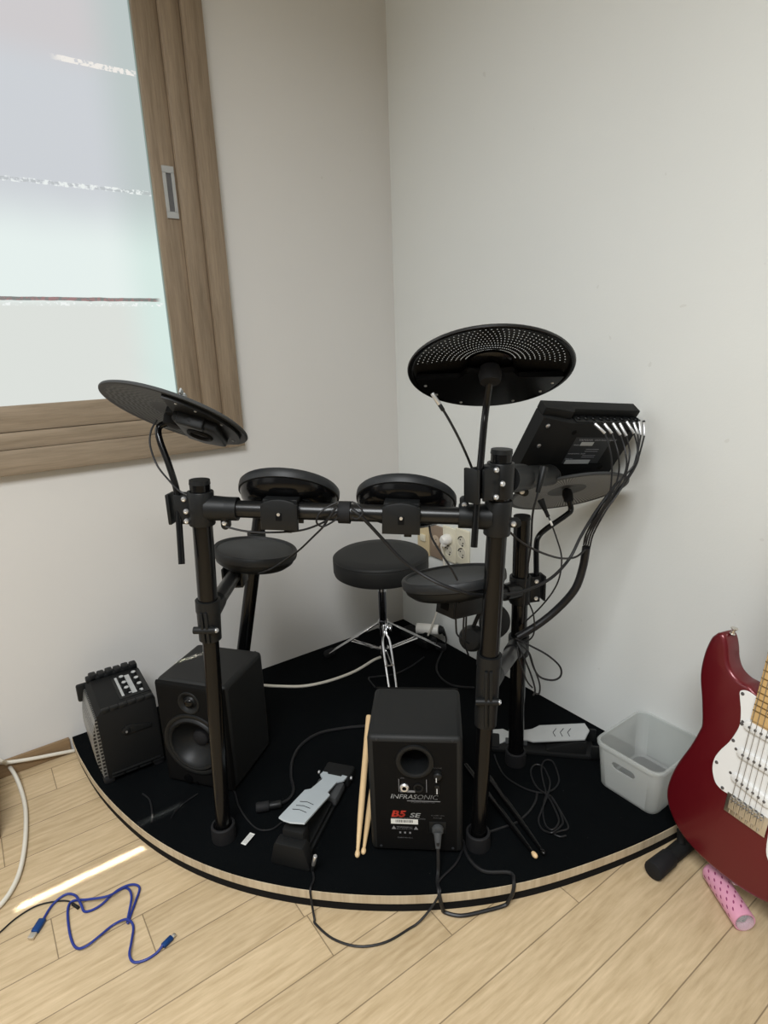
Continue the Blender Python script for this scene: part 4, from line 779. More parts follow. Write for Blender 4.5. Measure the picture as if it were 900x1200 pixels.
    m = MB(); m.lathe([(.0085,0),(.0085,.010),(.006,.012)], Bk(-.0455, .2005), 18); kb = m.build('volume_knob', M['plastic'], rp, True)
    m = MB(); m.box((-.0425, D/2+.0125, .1945), (.0018, .001, .010)); m.build('knob_pointer', M['white_print'], kb, True)
    m = MB(); m.box((-.0440, D/2+.002, .1640), (.009, .004, .020), None, .0008); sw = m.build('rocker_switch', M['plastic'], rp, True)
    m = MB(); m.box((-.0435, D/2+.0046, .161), (.0018, .0008, .012)); m.build('switch_mark', M['white_print'], sw, True)
    m = MB(); m.box((-.0440, D/2+.0012, .0700), (.034, .0024, .028), None, .0008); m.build('power_inlet', M['plastic'], rp, True)
    for sx in (-1, 1):
        for zz in (.012, .272-.0):
            m = MB(); m.lathe([(.0028,0),(.0028,.001),(.001,.0015)], Bk(sx*.075, zz+.006), 10); m.build('panel_screw', M['mark'], rp, True)
    return t, T
monitor('monA', 'studio_monitor', 'black studio monitor with woofer facing out, behind the left front upright of the rack')
mB, TB = monitor('monB', 'studio_monitor', 'black studio monitor turned with its lettered rear panel facing the camera')

# ------------------------------------------------------------------ guitar amplifier
AW, AD, AH = .1478, .1861, .2044
T = Matrix.Translation((-1.0745, -.1875, HP)) @ Matrix.Rotation(radians(-1.5), 4, 'Z')
amp = thing('guitar_amplifier', 'small black guitar practice amp with silver mesh grille and top knobs by the wall', 'amplifier', T)
m = MB(); prof = [(-AW/2+.012, .012), (AW/2, .012), (AW/2, AH-.012), (AW/2-.010, AH), (-AW/2+.022, AH), (-AW/2+.010, AH-.012)]
m.prism(prof, -AD/2, AD/2, mat4((0,0,0), (1,0,0), (0,0,1), (0,-1,0)), bev=.003, seg=2); m.build('cabinet', M['plastic_matte'], amp, True)
m = MB(); n_ = 14
arc = [(-AW/2+.011-.019*sin(pi*(.12+.80*k/n_)), .018+(AH-.040)*k/n_) for k in range(n_+1)]
m.prism([(-AW/2+.016, .018)]+arc+[(-AW/2+.016, AH-.022)], -AD/2+.006, AD/2-.006, mat4((0,0,0), (1,0,0), (0,0,1), (0,-1,0))); m.build('grille', M['grille'], amp, True)
m = MB(); m2 = MB()
for k in range(6):
    x0 = -AW/2+.022+k*.0205; m2.box((x0+.0095, -AD/2+.0045, AH-.0035), (.0190, .012, .0095), None, .002); m.box((x0+.0095, AD/2-.006, AH+.004), (.0185, .026, .018 if k % 2 else .021), None, .004)
m.box((.004, AD/2-.008, AH+.001), (AW-.02, .022, .016), None, .004); m.build('ribbed_bumper', M['plastic'], amp, True); m2.build('ribbed_edge', M['plastic'], amp, True)
m = MB()
for k in range(4): m.box((-AW/2+.034+k*.033, -AD/2+.001, .017), (.027, .008, .006), None, .0015)
m.box((.006, -AD/2-.002, .026), (AW-.03, .006, .006), None, .002)
m.build('lower_rail', M['plastic'], amp, True)
m = MB()
for sx, sy in ((-1,-1),(-1,1),(1,-1),(1,1)):
    m = MB(); m.box((sx*(AW/2-.014), sy*(AD/2-.012), .010), (.026, .024, .020), None, .006); m.build('foot', M['rubber_dark'], amp, True)
m = MB(); m.box((.032, -.005, AH+.0005), (.072, .128, .003), None, .001); m.cur = 1
for x_ in (.0125, .058): m.box((x_-.006, -.006, AH+.0022), (.006, .105, .0008))
m.box((.034, -.006, AH+.0022), (.012, .104, .0008))
m.cur = 2
for x_ in (.024, .050):
    for k in range(7): m.box((x_, -.050+.0155*k, AH+.0023), (.006, .003, .0007))
cp = m.build('control_panel', [M['plastic'], M['silver_dull'], M['white_print']], amp, True)
for x_, ys in ((.0185, (-.042, -.012, .022)), (.0500, (-.040, -.006, .028))):
    for y_ in ys:
        m = MB(); m.lathe([(.0078,.0),(.0078,.009),(.0062,.0125)], mat4((x_, y_, AH+.002), (1,0,0), (0,1,0), (0,0,1)), 16); k = m.build('knob', M['plastic'], cp, True)
        m = MB(); m.lathe([(.0058,.0),(.0052,.0012)], mat4((x_, y_, AH+.0145), (1,0,0), (0,1,0), (0,0,1)), 16); m.build('knob_cap', M['silver_dull'], k, True)
m = MB(); m.lathe([(.010,0),(.010,.004),(.004,.006)], mat4((-.005, -AD/2-.0005, .132), (1,0,0), (0,0,1), (0,-1,0)), 18); m.prism([(-.005,.012),(.006,.012),(.055,-.004),(.055,-.012),(-.005,-.012)], -.0005, .0035, mat4((0, -AD/2, .132), (1,0,0), (0,0,1), (0,-1,0)), bev=.001)
sp = m.build('strap_mount', M['plastic'], amp, True)
m = MB(); m.cyl((-.005, -AD/2-.006, .131), (-.005, -AD/2-.008, .131), .0028, n=10); m.build('strap_screw', M['steel'], sp, True)
m = MB(); m.box((-AW/2+.004, AD/2+.002, AH-.034), (.030, .012, .050), None, .005); m.build('handle_mount', M['plastic'], amp, True)

# ------------------------------------------------------------------ kick pedal and hi-hat pedal
def pedal(name, label, plate, marks, pts, mat, kick):
    h0, h1 = V(pts[0]), V(pts[1]); d = h1-h0; L = d.length; d.normalize(); side = UP.cross(d).normalized(); nn = d.cross(side).normalized()
    nn = nn if nn.z > 0 else -nn
    flat = V((d.x, d.y, 0)).normalized()
    t = thing(name, label, 'pedal', (h0.x, h0.y, HP))
    m = MB(); m.slab([V(p) for p in plate], nn, .0035); fp = m.build('footboard', M[mat], t)
    m = MB()
    for a, b, c in marks:
        a, b, c = (V(p)+nn*.0006 for p in (a, b, c)); 
        m.tube([a, b, c], .0011, 6, 0, flat=.4) if kick else m.tube([a, b, c], .0017, 6, 0, flat=.4)
    m.build('grip_marks', M['mark'], fp)
    return t, h0, h1, d, side, nn, flat, L
t, h0, h1, d, side, nn, flat, L = pedal('kick_pedal', 'silver kick drum pedal with black sensor block in front, left of the drumsticks', G['kick_plate'], G['kick_marks'], G['kick_pts'], 'silver', True)
B = mat4((h0.x, h0.y, HP), flat, UP.cross(flat), UP)
m = MB(); m.box((-.022, 0, .014), (.050, .074, .028), B, .006, 3); m.build('heel_block', M['plastic_matte'], t)
m = MB(); m.box((.115, 0, .006), (.23, .060, .010), B, .002); m.box((.14, 0, .016), (.13, .05, .012), B, .003); bp = m.build('base_plate', M['plastic'], t)
for s in (-1, 1):
    m = MB(); m.cyl(B @ V((-.004, s*.040, .026)), B @ V((-.004, s*.044, .026)), .0045, n=12); m.build('hinge_bolt', M['steel'], bp)
m = MB(); m.prism([(-.038,.0),(.038,.0),(.043,.002),(.045,.006),(.034,.050),(.030,.055),(-.030,.055),(-.034,.050),(-.045,.006),(-.043,.002)], -.014, .014, mat4(B @ V((.236, 0, .0005)), UP.cross(flat), UP, UP.cross(flat).cross(UP)), bev=.003, seg=2)
m.box((.214, 0, .038), (.030, .050, .070), B, .006); m.build('sensor_block', M['plastic_matte'], t)
m = MB(); p = V(G['kick_plate'][9]); m.box((.045, .0, .018), (.06, .068, .026), B, .008); m.build('spring_housing', M['rubber'], t)
t, h0, h1, d, side, nn, flat, L = pedal('hi_hat_pedal', 'grey hi-hat controller pedal with three dark arrow marks behind the right rear post', G['hh_plate'], G['hh_marks'], G['hh_pts'], 'silver_dull', False)
B = mat4((h0.x, h0.y, HP), flat, UP.cross(flat), UP)
m = MB(); m.box((L*.49, .002, .0068), (L*1.10, .064, .012), B, .003); m.box((-.012, .002, .010), (.034, .056, .014), B, .003)
m.prism([(0.02,.012),(.118,.012),(.118,.046),(.10,.050),(.02,.018)], -.024, .024, mat4(B @ V((L*.44, 0, 0)), flat, UP, flat.cross(UP)), bev=.002, seg=2); m.build('base', M['plastic_matte'], t)
for s in (-.036, .034):
    m = MB(); m.box((L*1.03, s, .030), (.022, .006, .036), B, .002); m.build('toe_bracket', M['plastic'], t)
m = MB(); m.cyl(V(G['hh_wheel'])-flat*.026, V(G['hh_wheel'])+flat*.030, .0105, n=20, bev=.002); m.build('tension_roller', M['rubber'], t)

# ------------------------------------------------------------------ drumsticks
def stickmesh(m, L=.405, r=.0072, tip=True):
    T_ = None
    m.lathe([(.0018,0),(.0042,.002),(.0054,.006),(.0052,.010),(.0034,.0145),(.0036,.018),(.0050,.045),(.0066,.085),(r,.12),(r,L-.006),(r*.9,L-.002),(r*.5,L)], T_, 16); return m
for (a, b), l in zip(G['stick'], ('pale wooden drumstick leaning beside the lettered monitor, longer and further left one', 'pale wooden drumstick tucked between the longer stick and the lettered monitor')):
    a, b = V(a), V(b); T = Matrix.Translation(a) @ frame(b-a); t = thing('drumstick', l, 'drumstick', T, 'wooden drumsticks')
    m = stickmesh(MB(), .330 if 'longer' in l else .30); 
    m2 = MB(); m2.v, m2.f, m2.mi = m.v, m.f, m.mi; m2.build('stick', M['stick'], t, True)
for i, ((a, b), l) in enumerate(zip(G['bstick'], ('black drumstick with bare wooden tip lying right of the front upright', 'all-black drumstick lying just right of the one with a wooden tip'))):
    a, b = V(a), V(b); a.z = HP+.0078; b.z = HP+.0085
    if i: a += (b-a).normalized().cross(UP)*.009; b += (b-a).normalized().cross(UP)*.009
    T = Matrix.Translation(a) @ frame(b-a); t = thing('drumstick', l, 'drumstick', T, 'black drumsticks')
    m = MB(); m.lathe([(.0036,.0155),(.0036,.018),(.0050,.045),(.0064,.085),(.0070,.12),(.0070,.30),(.006,.305)], None, 16); m.build('shaft', M['gloss'], t, True)
    m = MB(); m.lathe([(.0018,0),(.0042,.002),(.0054,.006),(.0052,.010),(.0034,.0150)], None, 16); m.build('tip', M['stick'] if i == 0 else M['gloss'], t, True)

# ------------------------------------------------------------------ storage box
bx0, bx1, by0, by1, bh = -.2035, -.006, -1.172, -1.004, .1195
T = Matrix.Translation(((bx0+bx1)/2, (by0+by1)/2, HP+.0004))
bt = thing('storage_box', 'milky clear plastic storage box with oval hand hole on the stage beside the guitar', 'storage box', T)
def rrect(w, d, r, n=6):
    out = []
    for cx, cy, a0 in ((w/2-r, d/2-r, 0), (-w/2+r, d/2-r, pi/2), (-w/2+r, -d/2+r, pi), (w/2-r, -d/2+r, 3*pi/2)):
        for k in range(n+1): a = a0+pi/2*k/n; out.append((cx+r*cos(a), cy+r*sin(a)))
    return out
BWx, BWy = bx1-bx0, by1-by0
def ring(w, d, r, z): return [V((p[0], p[1], z)) for p in rrect(w, d, r)]
def loft(m, rings, cap0=False, cap1=False):
    n = len(rings[0]); vs = [p for r in rings for p in r]; fs = []
    for i in range(len(rings)-1):
        for k in range(n): k2 = (k+1) % n; fs.append((i*n+k, i*n+k2, (i+1)*n+k2, (i+1)*n+k))
    if cap0: fs.append(tuple(reversed(range(n))))
    if cap1: fs.append(tuple((len(rings)-1)*n+k for k in range(n)))
    return m.add(vs, fs)
# walls as a thin shell; the two end walls get an oval hand hole cut with a boolean-free gap
m = MB()
i0 = .024
loft(m, [ring(BWx-i0-.008, BWy-i0-.008, .018, 0), ring(BWx-i0, BWy-i0, .022, .005), ring(BWx-.008, BWy-.008, .024, bh-.014), ring(BWx-.006, BWy-.006, .025, bh-.002), ring(BWx-.011, BWy-.011, .023, bh-.002), ring(BWx-.013, BWy-.013, .022, bh-.014), ring(BWx-i0-.004, BWy-i0-.004, .020, .008), ring(BWx-i0-.012, BWy-i0-.012, .016, .003)], False, True)
box = m.build('tub', M['pp'], bt, True)
cut = MB(); cut.prism([( (.018 if cos(a) > 0 else -.018)+.011*cos(a), .0095*sin(a)) for a in [2*pi*k/28+.01 for k in range(28)]], -.5, -.02, mat4((0, .005, .080), (0,1,0), (0,0,1), (1,0,0)))
cutter = cut.build('hand_hole_cutter', M['pp'], bt, True)
cutout(box, cutter)
bpy.data.objects.remove(cutter)
m = MB(); loft(m, [ring(BWx-.006, BWy-.006, .025, bh-.008), ring(BWx, BWy, .027, bh-.0075), ring(BWx+.001, BWy+.001, .027, bh-.001), ring(BWx-.002, BWy-.002, .026, bh+.0015), ring(BWx-.012, BWy-.012, .022, bh+.001), ring(BWx-.0125, BWy-.0125, .022, bh-.008)], False, False)
m.build('rim', M['pp'], bt, True)

# ------------------------------------------------------------------ electric guitar
o, x, y, z = G['guitar']; T = mat4(o, x, y, z)
gt = thing('electric_guitar', 'candy red electric guitar with white pickguard leaning on a stand by the right wall', 'guitar', T)
S = lambda L: [(a/1000, b/1000) for a, b in L]
out = S([(-122,300),(-131,290),(-137,278),(-143,244),(-142,200),(-129,152),(-119,108),(-120,90),(-131,46),(-149,-8),(-158,-52),(-158,-85),(-144,-117),(-113,-146),(-72,-161),(-25,-165),(25,-162),(75,-148),(118,-118),(148,-75),(157,-30),(148,15),(124,60),(110,95),(106,130),(116,180),(128,215),(130,243),(122,262),(108,268),(92,262),(74,236),(58,208),(40,196),(30,212),(0,214),(-32,218),(-50,226),(-66,227),(-84,236),(-95,254),(-100,272),(-106,288),(-113,298)])
op_ = catmull([(a, b, 0) for a, b in out], 12, True); op = []; acc = 0
for q0, q1 in zip(op_, op_[1:]+op_[:1]):
    acc += (q1-q0).length
    if acc > .0062: op.append((q1.x, q1.y)); acc = 0
m = MB(); m.prism(op, -.045, 0, None, bev=.0085, seg=4); body = m.build('body', M['red'], gt, True, angle=40)
pgl = S([(-60,208),(-56,214),(-46,217),(-32,214.5),(-30,212),(-29.2,209),(-29,195),(-29,180),(-28.7,176.5),(-26,176),(0,176),(26,176),(28.7,176.5),(29,180),(29.5,196),(33,201),(44,190),(60,204),(74,192),(84,160),(92,120),(102,80),(112,40),(118,0),(112,-40),(95,-70),(70,-78),(48,-60),(42,-20),(41,-2),(40.5,3),(36,4),(0,4),(-38,4),(-52,4),(-66,11),(-76,32),(-77,55),(-70,78),(-58,104),(-50,130),(-47,150),(-51,176),(-57,196)])
pgl = [(q.x, q.y) for q in catmull([(a, b, 0) for a, b in pgl], 4, True)]
m = MB(); m.prism(pgl, .0002, .0024, None, bev=.0006, seg=1, both=False); pg = m.build('pickguard', M['pickguard'], gt, True)
for a, b in S([(-54,208),(-43.5,152),(-51,112),(-71,51),(-50,9),(80,150),(104,30),(70,-70)]):
    m = MB(); m.lathe([(.0034,0),(.003,.001),(.0012,.0014)], mat4((a, b, .0024), (1,0,0), (0,1,0), (0,0,1)), 12); m.build('pickguard_screw', M['pole'], pg, True)
for yy, sl, w in ((157,0,38),(99,0,38),(42,-4,38)):
    m = MB(); T_ = mat4((0, yy/1000, .0024), (cos(radians(sl*2)), sin(radians(sl*2)), 0), (-sin(radians(sl*2)), cos(radians(sl*2)), 0), (0,0,1))
    m.prism([((w-9)/1000*(1 if cos(t_) > 0 else -1)+.009*cos(t_), .0092*sin(t_)) for t_ in [2*pi*k/28+.01 for k in range(28)]], 0, .006, T_, bev=.0015, seg=2, both=False); pk = m.build('pickup', M['pg_white'], gt, True)
    for k in range(6):
        m = MB(); m.lathe([(.0025,0),(.0025,.0012),(.0018,.0016)], T_ @ Matrix.Translation((-.0262+.01048*k, 0, .006)), 12); m.build('pole_piece', M['pole'], pk, True)
    for s in (-1, 1):
        m = MB(); m.lathe([(.0028,0),(.0024,.001)], T_ @ Matrix.Translation((s*(w+5)/1000, 0, 0)), 12); m.build('pickup_screw', M['pole'], pk, True)
# bridge
m = MB(); m.box((0, -.010, .003), (.077, .040, .0028), None, .0008); br = m.build('bridge_plate', M['nickel'], gt, True)
for k in range(6):
    xk = -.0262+.01048*k
    m = MB(); m.prism([(-.0049,-.018),(.0049,-.018),(.0049,.006),(.003,.009),(-.003,.009),(-.0049,.006)], .005, .0085, Matrix.Translation((xk,0,0)), bev=.001, seg=1)
    m.cyl((xk, -.026, .0075), (xk, -.018, .0075), .0017, n=8)
    sd = m.build('saddle', M['nickel'], br, True)
    m = MB()
    for s in (-1, 1): m.cyl((xk+s*.003, .002, .0085), (xk+s*.003, .002, .0105), .0012, n=8)
    m.build('saddle_screw', M['pole'], sd, True)
    m = MB(); m.lathe([(.0030,0),(.0028,.0012),(.001,.0016)], Matrix.Translation((xk, .0135-.005, .0045)), 10); m.build('plate_screw', M['pole'], br, True)
for a, b in S([(75,40),(92,-5),(88,-45)]):
    m = MB(); m.lathe([(.0125,.0026),(.0125,.006),(.010,.012),(.009,.0165),(.008,.017)], Matrix.Translation((a, b, 0)), 24); m.build('control_knob', M['pg_white'], gt, True)
# neck with fretboard, frets, headstock
m = MB(); m.prism([(-.028,.150),(.028,.150),(.0215,.648),(-.0215,.648)], -.014, .0045, None, bev=.003, seg=3)
m.prism(S([(-21.5,648),(21.5,648),(26,664),(45,690),(55,730),(50,765),(34,800),(4,822),(-10,812),(-14,800),(-24,690)]), -.012, .002, None, bev=.002, seg=2); nk = m.build('neck', M['maple'], gt, True)
m = MB(); m.prism([(-.0283,.172),(.0283,.172),(.0215,.6475),(-.0215,.6475)], .0046, .0092, None, bev=.001, seg=1, both=False); fb = m.build('fretboard', M['maple'], gt, True)
for k in range(1, 22):
    yy = .648*2**(-k/12); w = .0215+(.0283-.0215)*(.648-yy)/.476
    m = MB(); m.cyl((-w+.0005, yy, .0094), (w-.0005, yy, .0094), .0011, n=8); m.build('fret', M['brass'], fb, True)
for k in (3,5,7,9,12,15,17,19,21):
    yy = .648*(2**(-k/12)+2**(-(k-1)/12))/2
    for xk in ((-.008,.008) if k == 12 else (0,)):
        m = MB(); m.lathe([(.003,0),(.003,.0003)], Matrix.Translation((xk, yy, .0092)), 12); m.build('fret_marker', M['mark'], fb, True)
for k in range(6):
    x0 = -.0262+.01048*k; x1 = -.0175+.007*k
    m = MB(); m.tube([(x0, -.004, .0105), (x1, .648, .0112), (x1*1.1, .69+.016*k, .006)], (.00065-.00006*k), 6, 0); m.build('string', M['string'], gt, True)
    m = MB(); m.cyl((x1*1.1, .69+.016*k, .002), (x1*1.1, .69+.016*k, .009), .003, n=10); m.build('tuning_peg', M['nickel'], nk, True)
for p_, q_ in (((-.109,.299,-.022), (-.107,.312,-.022)), ((0,-.1635,-.022), (0,-.175,-.022))):
    m = MB(); p0, p1 = V(p_), V(q_); m.lathe([(.0055,0),(.0035,.002),(.0032,.008),(.0065,.0115),(.0062,.013),(.002,.0135)], Matrix.Translation(p0) @ frame(p1-p0), 16); m.build('strap_button', M['nickel'], gt, True)

# ------------------------------------------------------------------ guitar stand
f0, f1, f2 = (V(p) for p in G['sfoot'])
st = thing('guitar_stand', 'low black folding guitar stand under the red guitar', 'guitar stand', (f0.x, f0.y, 0))
hub = V((-.085, -1.352, .030))
for foot in (V((-.297, -1.2235, .0205)), V((-.297, -1.4805, .0205))):
    el = V((-.085, foot.y-.008, .0205)); dd = (el-foot).normalized()
    m = MB(); m.cyl(foot+dd*.05, el, .0165, n=18, bev=.003); lg = m.build('leg', M['plastic_matte'], st)
    m = MB(); m.cyl(foot, foot+dd*.062, .0200, .0185, 20, .004); m.build('rubber_foot', M['rubber_dark'], lg)
    p = foot+dd*.100; m = MB(); m.tube([p+V((0,0,.014)), p+V((.004,.003,.026)), p+V((.006,.006,.040))], .0085, 10, 4); m.build('latch', M['plastic_matte'], lg)
m = MB(); m.tube([V((-.085, -1.2315, .0205)), hub, V((-.085, -1.4885, .0205))], .0130, 12, 4); m.build('cross_bar', M['plastic_matte'], st)
for s in (-1, 1):
    if s > 0: cpts = [hub+V((0,.04,0)), V((-.120, -1.30, .020)), V((-.150, -1.28, .020)), V((-.160, -1.277, .030))]
    m = MB(); m.tube(cpts if s > 0 else [hub+V((0,s*.04,.0)), V((-.130, -1.345+s*.060, .020)), V((-.180, -1.345+s*.072, .018)), V((-.206, -1.345+s*.073, .022)), V((-.214, -1.345+s*.073, .034))], .0105, 12, 4); m.build('cradle_arm', M['rubber_dark'], st)
m = MB(); m.cyl(V((-.085, -1.352, .03)), V((-.052, -1.352, .46)), .010, n=14); m.box((-.085, -1.352, .040), (.035, .05, .045), None, .006); m.build('upright', M['plastic_matte'], st)

# ------------------------------------------------------------------ pink tube
a, b = V(G['tube'][0]), V(G['tube'][1]); d = (b-a).normalized(); L = (b-a).length; a.z = b.z = .0205
T = Matrix.Translation(a) @ frame(b-a); tb = thing('pink_tube', 'pink plastic tube with dark dashes and clear end lying below the red guitar', 'tube', T)
m = MB(); r = .0203
m.lathe([(.004,-.009),(.012,-.0075),(.0175,-.003),(r,.004),(r,L-.004),(r-.0006,L),(r-.0030,L-.0002),(r-.0032,L-.04)], None, 36, True, False)
m.cur = 1
for k in range(9):
    for row in range(8):
        an = row*pi/4+(.39 if k % 2 else 0); zc = .012+.0105*k; vs = []
        for q in range(10):
            u = .0016*cos(2*pi*q/10); w = .0034*sin(2*pi*q/10); aa = an+u/r+w*18; vs.append(((r+.0003)*cos(aa), (r+.0003)*sin(aa), zc+w))
        m.add(vs, [tuple(range(10))])
m.build('sleeve', [M['pink'], M['magenta']], tb, True)
m = MB(); m.lathe([(.0165,L-.012),(.0166,L+.002),(.013,L+.004)], None, 30, False, True); m.build('clear_end', M['clear'], tb, True)
m = MB(); m.lathe([(.0165,L-.016),(.0165,L-.0155)], None, 24); m.torus(Matrix.Translation((.004,.003,L-.012)), .006, .0018, 16, 6); m.torus(Matrix.Translation((-.006,-.004,L-.012)), .005, .0018, 16, 6); m.build('contents', M['pole'], tb, True)

# ------------------------------------------------------------------ cables
CB = G['C']
def cab(key, name, label, cat='cable', group=None, mat='cable', n=8, sub=6, ends=()):
    r, pts = CB[key]; m = MB(); m.tube(pts, r, n, sub)
    if not ends: return lone(m, name, M[mat], label, cat, group)
    lo = min(m.v, key=lambda p: p.z).copy()
    t = thing(name, label, cat, tuple(lo), group)
    m.build('cord', M[mat], t)
    for e in ends: e(t)
    return t
def plug(a, b, r, mat, nm='plug', n=14, r1=None):
    a, b = V(a), V(b)
    def f(t): m = MB(); m.cyl(a, b, r, r1 or r, n, min(r, r1 or r)*.25); m.build(nm, M[mat], t)
    return f
c = CB['crash_cable'][1]; j = V(c[0]); up_ = (V(c[0])-V(c[1])).normalized()
cab('crash_cable', 'cymbal_cable', 'thin black cable with bright plug hanging from the round crash cymbal', ends=[plug(j+up_*.022, j, .0034, 'steel'), plug(j, j-up_*.012, .0034, 'plastic', 'plug_sleeve')])
cab('ride_cable', 'cymbal_cable', 'thin black cable looping from the cymbal in front of the window')
cab('crossbar_cable', 'pad_cable', 'thin black cable sagging below the left part of the crossbar')
cab('floor_tom_cable', 'pad_cable', 'thin black cable drooping across the low left pad')
cab('crossbar_loop', 'pad_cable', 'thin black cable loop bunched left of the crossbar strap')
cab('strap_loop', 'pad_cable', 'thin black cable loop bunched right of the crossbar strap')
cab('snake_cable', 'trigger_snake', 'black cable sweeping from the crossbar strap over the snare pad to the module')
cab('snare_cable', 'pad_cable', 'straight thin black cable dropping from the crossbar to the snare pad')
cab('hanging_cable_a', 'pad_cable', 'leftmost of the thin black cables hanging straight below the snare pad')
cab('hanging_cable_b', 'pad_cable', 'middle one of the thin black cables hanging straight below the snare pad')
cab('hanging_cable_c', 'pad_cable', 'rightmost of the thin black cables hanging straight below the snare pad')
lj = ('leftmost', 'second from left', 'third from left', 'fourth from left', 'fourth from right', 'third from right', 'second from right', 'rightmost')
for i in range(8):
    a, b = G['jacks'][i]; a, b = V(a), V(b); dr = (b-a).normalized()
    cab('module_cable_%d' % i, 'trigger_cable', 'black trigger cable with bright plug, %s of the sound module row' % lj[i], 'cable', 'trigger cables plugged into the sound module', ends=[plug(a-dr*.004, a+dr*.001, .0030, 'plastic', 'plug_tip'), plug(a, b, .0032, 'steel', 'plug')])
m = MB(); m.tube(G['sleeve'], .0088, 12, 6); lone(m, 'cable_sleeve', M['cable'], 'thick black cable sleeve curving down to the right rear post', 'cable')
c = CB['power_lead'][1]; a = V(c[0]); b = V(c[1]); dr = (a-b).normalized()
cab('power_lead', 'power_lead', 'thin black power lead with white band hanging below the sound module', ends=[plug(a+dr*.030, a+dr*.004, .0075, 'plastic', 'plug', r1=.005), plug(a+dr*.004, a-dr*.012, .0042, 'rubber_dark', 'strain_relief'), plug(b+dr*.002, b-dr*.010, .0024, 'white_plastic', 'white_band')])
c = CB['pedal_lead'][1]; a = V(c[0]); b = V(c[1]); dr = (b-a).normalized()
cab('pedal_lead', 'pedal_lead', 'black cable with long tapered plug hanging left below the sound module', ends=[plug(a-dr*.026, a+dr*.026, .008, 'plastic', 'plug', r1=.0045)])
cab('looped_cable', 'pad_cable', 'thin black cable arcing from the right corner joint to the module cables')
cab('dangling_a', 'loose_cable', 'black cable forming the wide loop right of the right rear post')
for k, l in (('dangling_b', 'black cable end hanging lowest inside the wide cable loop'), ('dangling_c', 'black cable folded back on itself left of the wide cable loop'), ('dangling_d', 'thin black cable bowing out just below the hi-hat rod clamp'), ('dangling_e', 'black cable end hanging against the right rear post')):
    cab(k, 'loose_cable', l)
# velcro strap
s = (g('strap')-FLj).dot(xd); c = FLj+xd*s
T = Matrix.Translation(c) @ frame(xd)
m = MB(); m.lathe([(.0185,-.011),(.0205,-.0108),(.0208,.0108),(.0185,.011)], T, 24, False, False); 
lone(m, 'velcro_strap', M['rubber_dark'], 'black velcro strap wrapped round the middle of the crossbar', 'strap')
# floor cables
c = CB['monitor_power_cord'][1]; cl_ = [V(p) for p in c]
inl = TB @ V((-.0440, D/2+.003, .0700)); o1 = TB @ V((-.0440, D/2+.030, .060)); o2 = TB @ V((-.0445, D/2+.044, .028)); o3 = TB @ V((-.044, D/2+.052, .006))
nb = TB.to_3x3() @ V((0,1,0))
base_path = [tuple(p) for p in cl_[:-1]]
CB['monitor_power_cord'][1] = [tuple(p) for p in c] + [tuple(o3+V((0,0,.004))), tuple(o2), tuple(o1)]
cab('monitor_power_cord', 'mains_cable', 'thick black power cord plugged into the lettered rear of a monitor', ends=[plug(inl, inl+nb*.012, .0125, 'rubber', 'plug', r1=.0115), plug(inl+nb*.012, o1+(o2-o1)*.35, .0085, 'rubber', 'plug_grip', r1=.005)])
c = CB['jack_cable'][1]; a = V(c[0]); 
ja = a+V((.002,.0,.004)); jb = V([-0.8594, -0.8316, 0.0943])
cab('jack_cable', 'audio_cable', 'thin black audio cable with bright jack plug hanging over the stage edge', ends=[plug(a, a+(jb-a)*.40, .0042, 'plastic', 'plug_sleeve'), plug(a+(jb-a)*.40, jb, .0042, 'steel', 'plug')])
a, b = V(G['adapter'][0]), V(G['adapter'][1])
cab('adapter_cable', 'mains_cable', 'black cable ending in a fat plug on the stage left of the kick pedal', ends=[plug(a+(b-a)*.5, b, .0085, 'plastic', 'plug'), plug(a+(b-a)*.06, a+(b-a)*.56, .0115, 'rubber_dark', 'socket')])
tg = [V(p) for p in G['tag']]
def tagf(t):
    u = (tg[1]-tg[0]); L_ = u.length; T_ = mat4(tg[0]+V((0,0,.001)), u.normalized(), UP.cross(u.normalized()), UP)
    m = MB(); m.box((L_/2, 0, 0), (L_, .0125, .0008), T_); m.cur = 1
    for k in range(4): m.box((L_/2, -.004+.0026*k, .0006), (L_*.8, .0007, .0003), T_)
    m.build('paper_tag', [M['paper'], M['grey_print']], t)
cab('tag_cable', 'mains_cable', 'thin black cable with white paper tag beside the left front rubber foot', ends=[tagf])
cab('riser_cable_a', 'thin_cable', 'short thin black cable on the stage in front of the practice amp')
cab('riser_cable_b', 'thin_cable', 'short thin black cable on the stage in front of the outward-facing monitor')
cab('white_power_cable', 'power_cable', 'white cable running across the black stage below the drum stool', mat='white_cable')
cab('white_floor_cable', 'power_cable', 'thick white cable curving over the wood floor at the left edge', mat='white_cable', n=10)
cab('coiled_cable', 'coiled_cable', 'black cable coiled up in loops on the stage below the hi-hat pedal')
cab('pedal_cable', 'pedal_cable', 'black cable passing under the black drumsticks on the stage')
cab('stool_cable_black', 'mains_cable', 'black cable snaking on the stage under the drum stool')
bu = [V(p) for p in CB['blue_usb_cable'][1]]
d0 = (bu[0]-bu[1]); d0.z = 0; d0.normalize(); d1 = (bu[-1]-bu[-2]); d1.z = 0; d1.normalize()
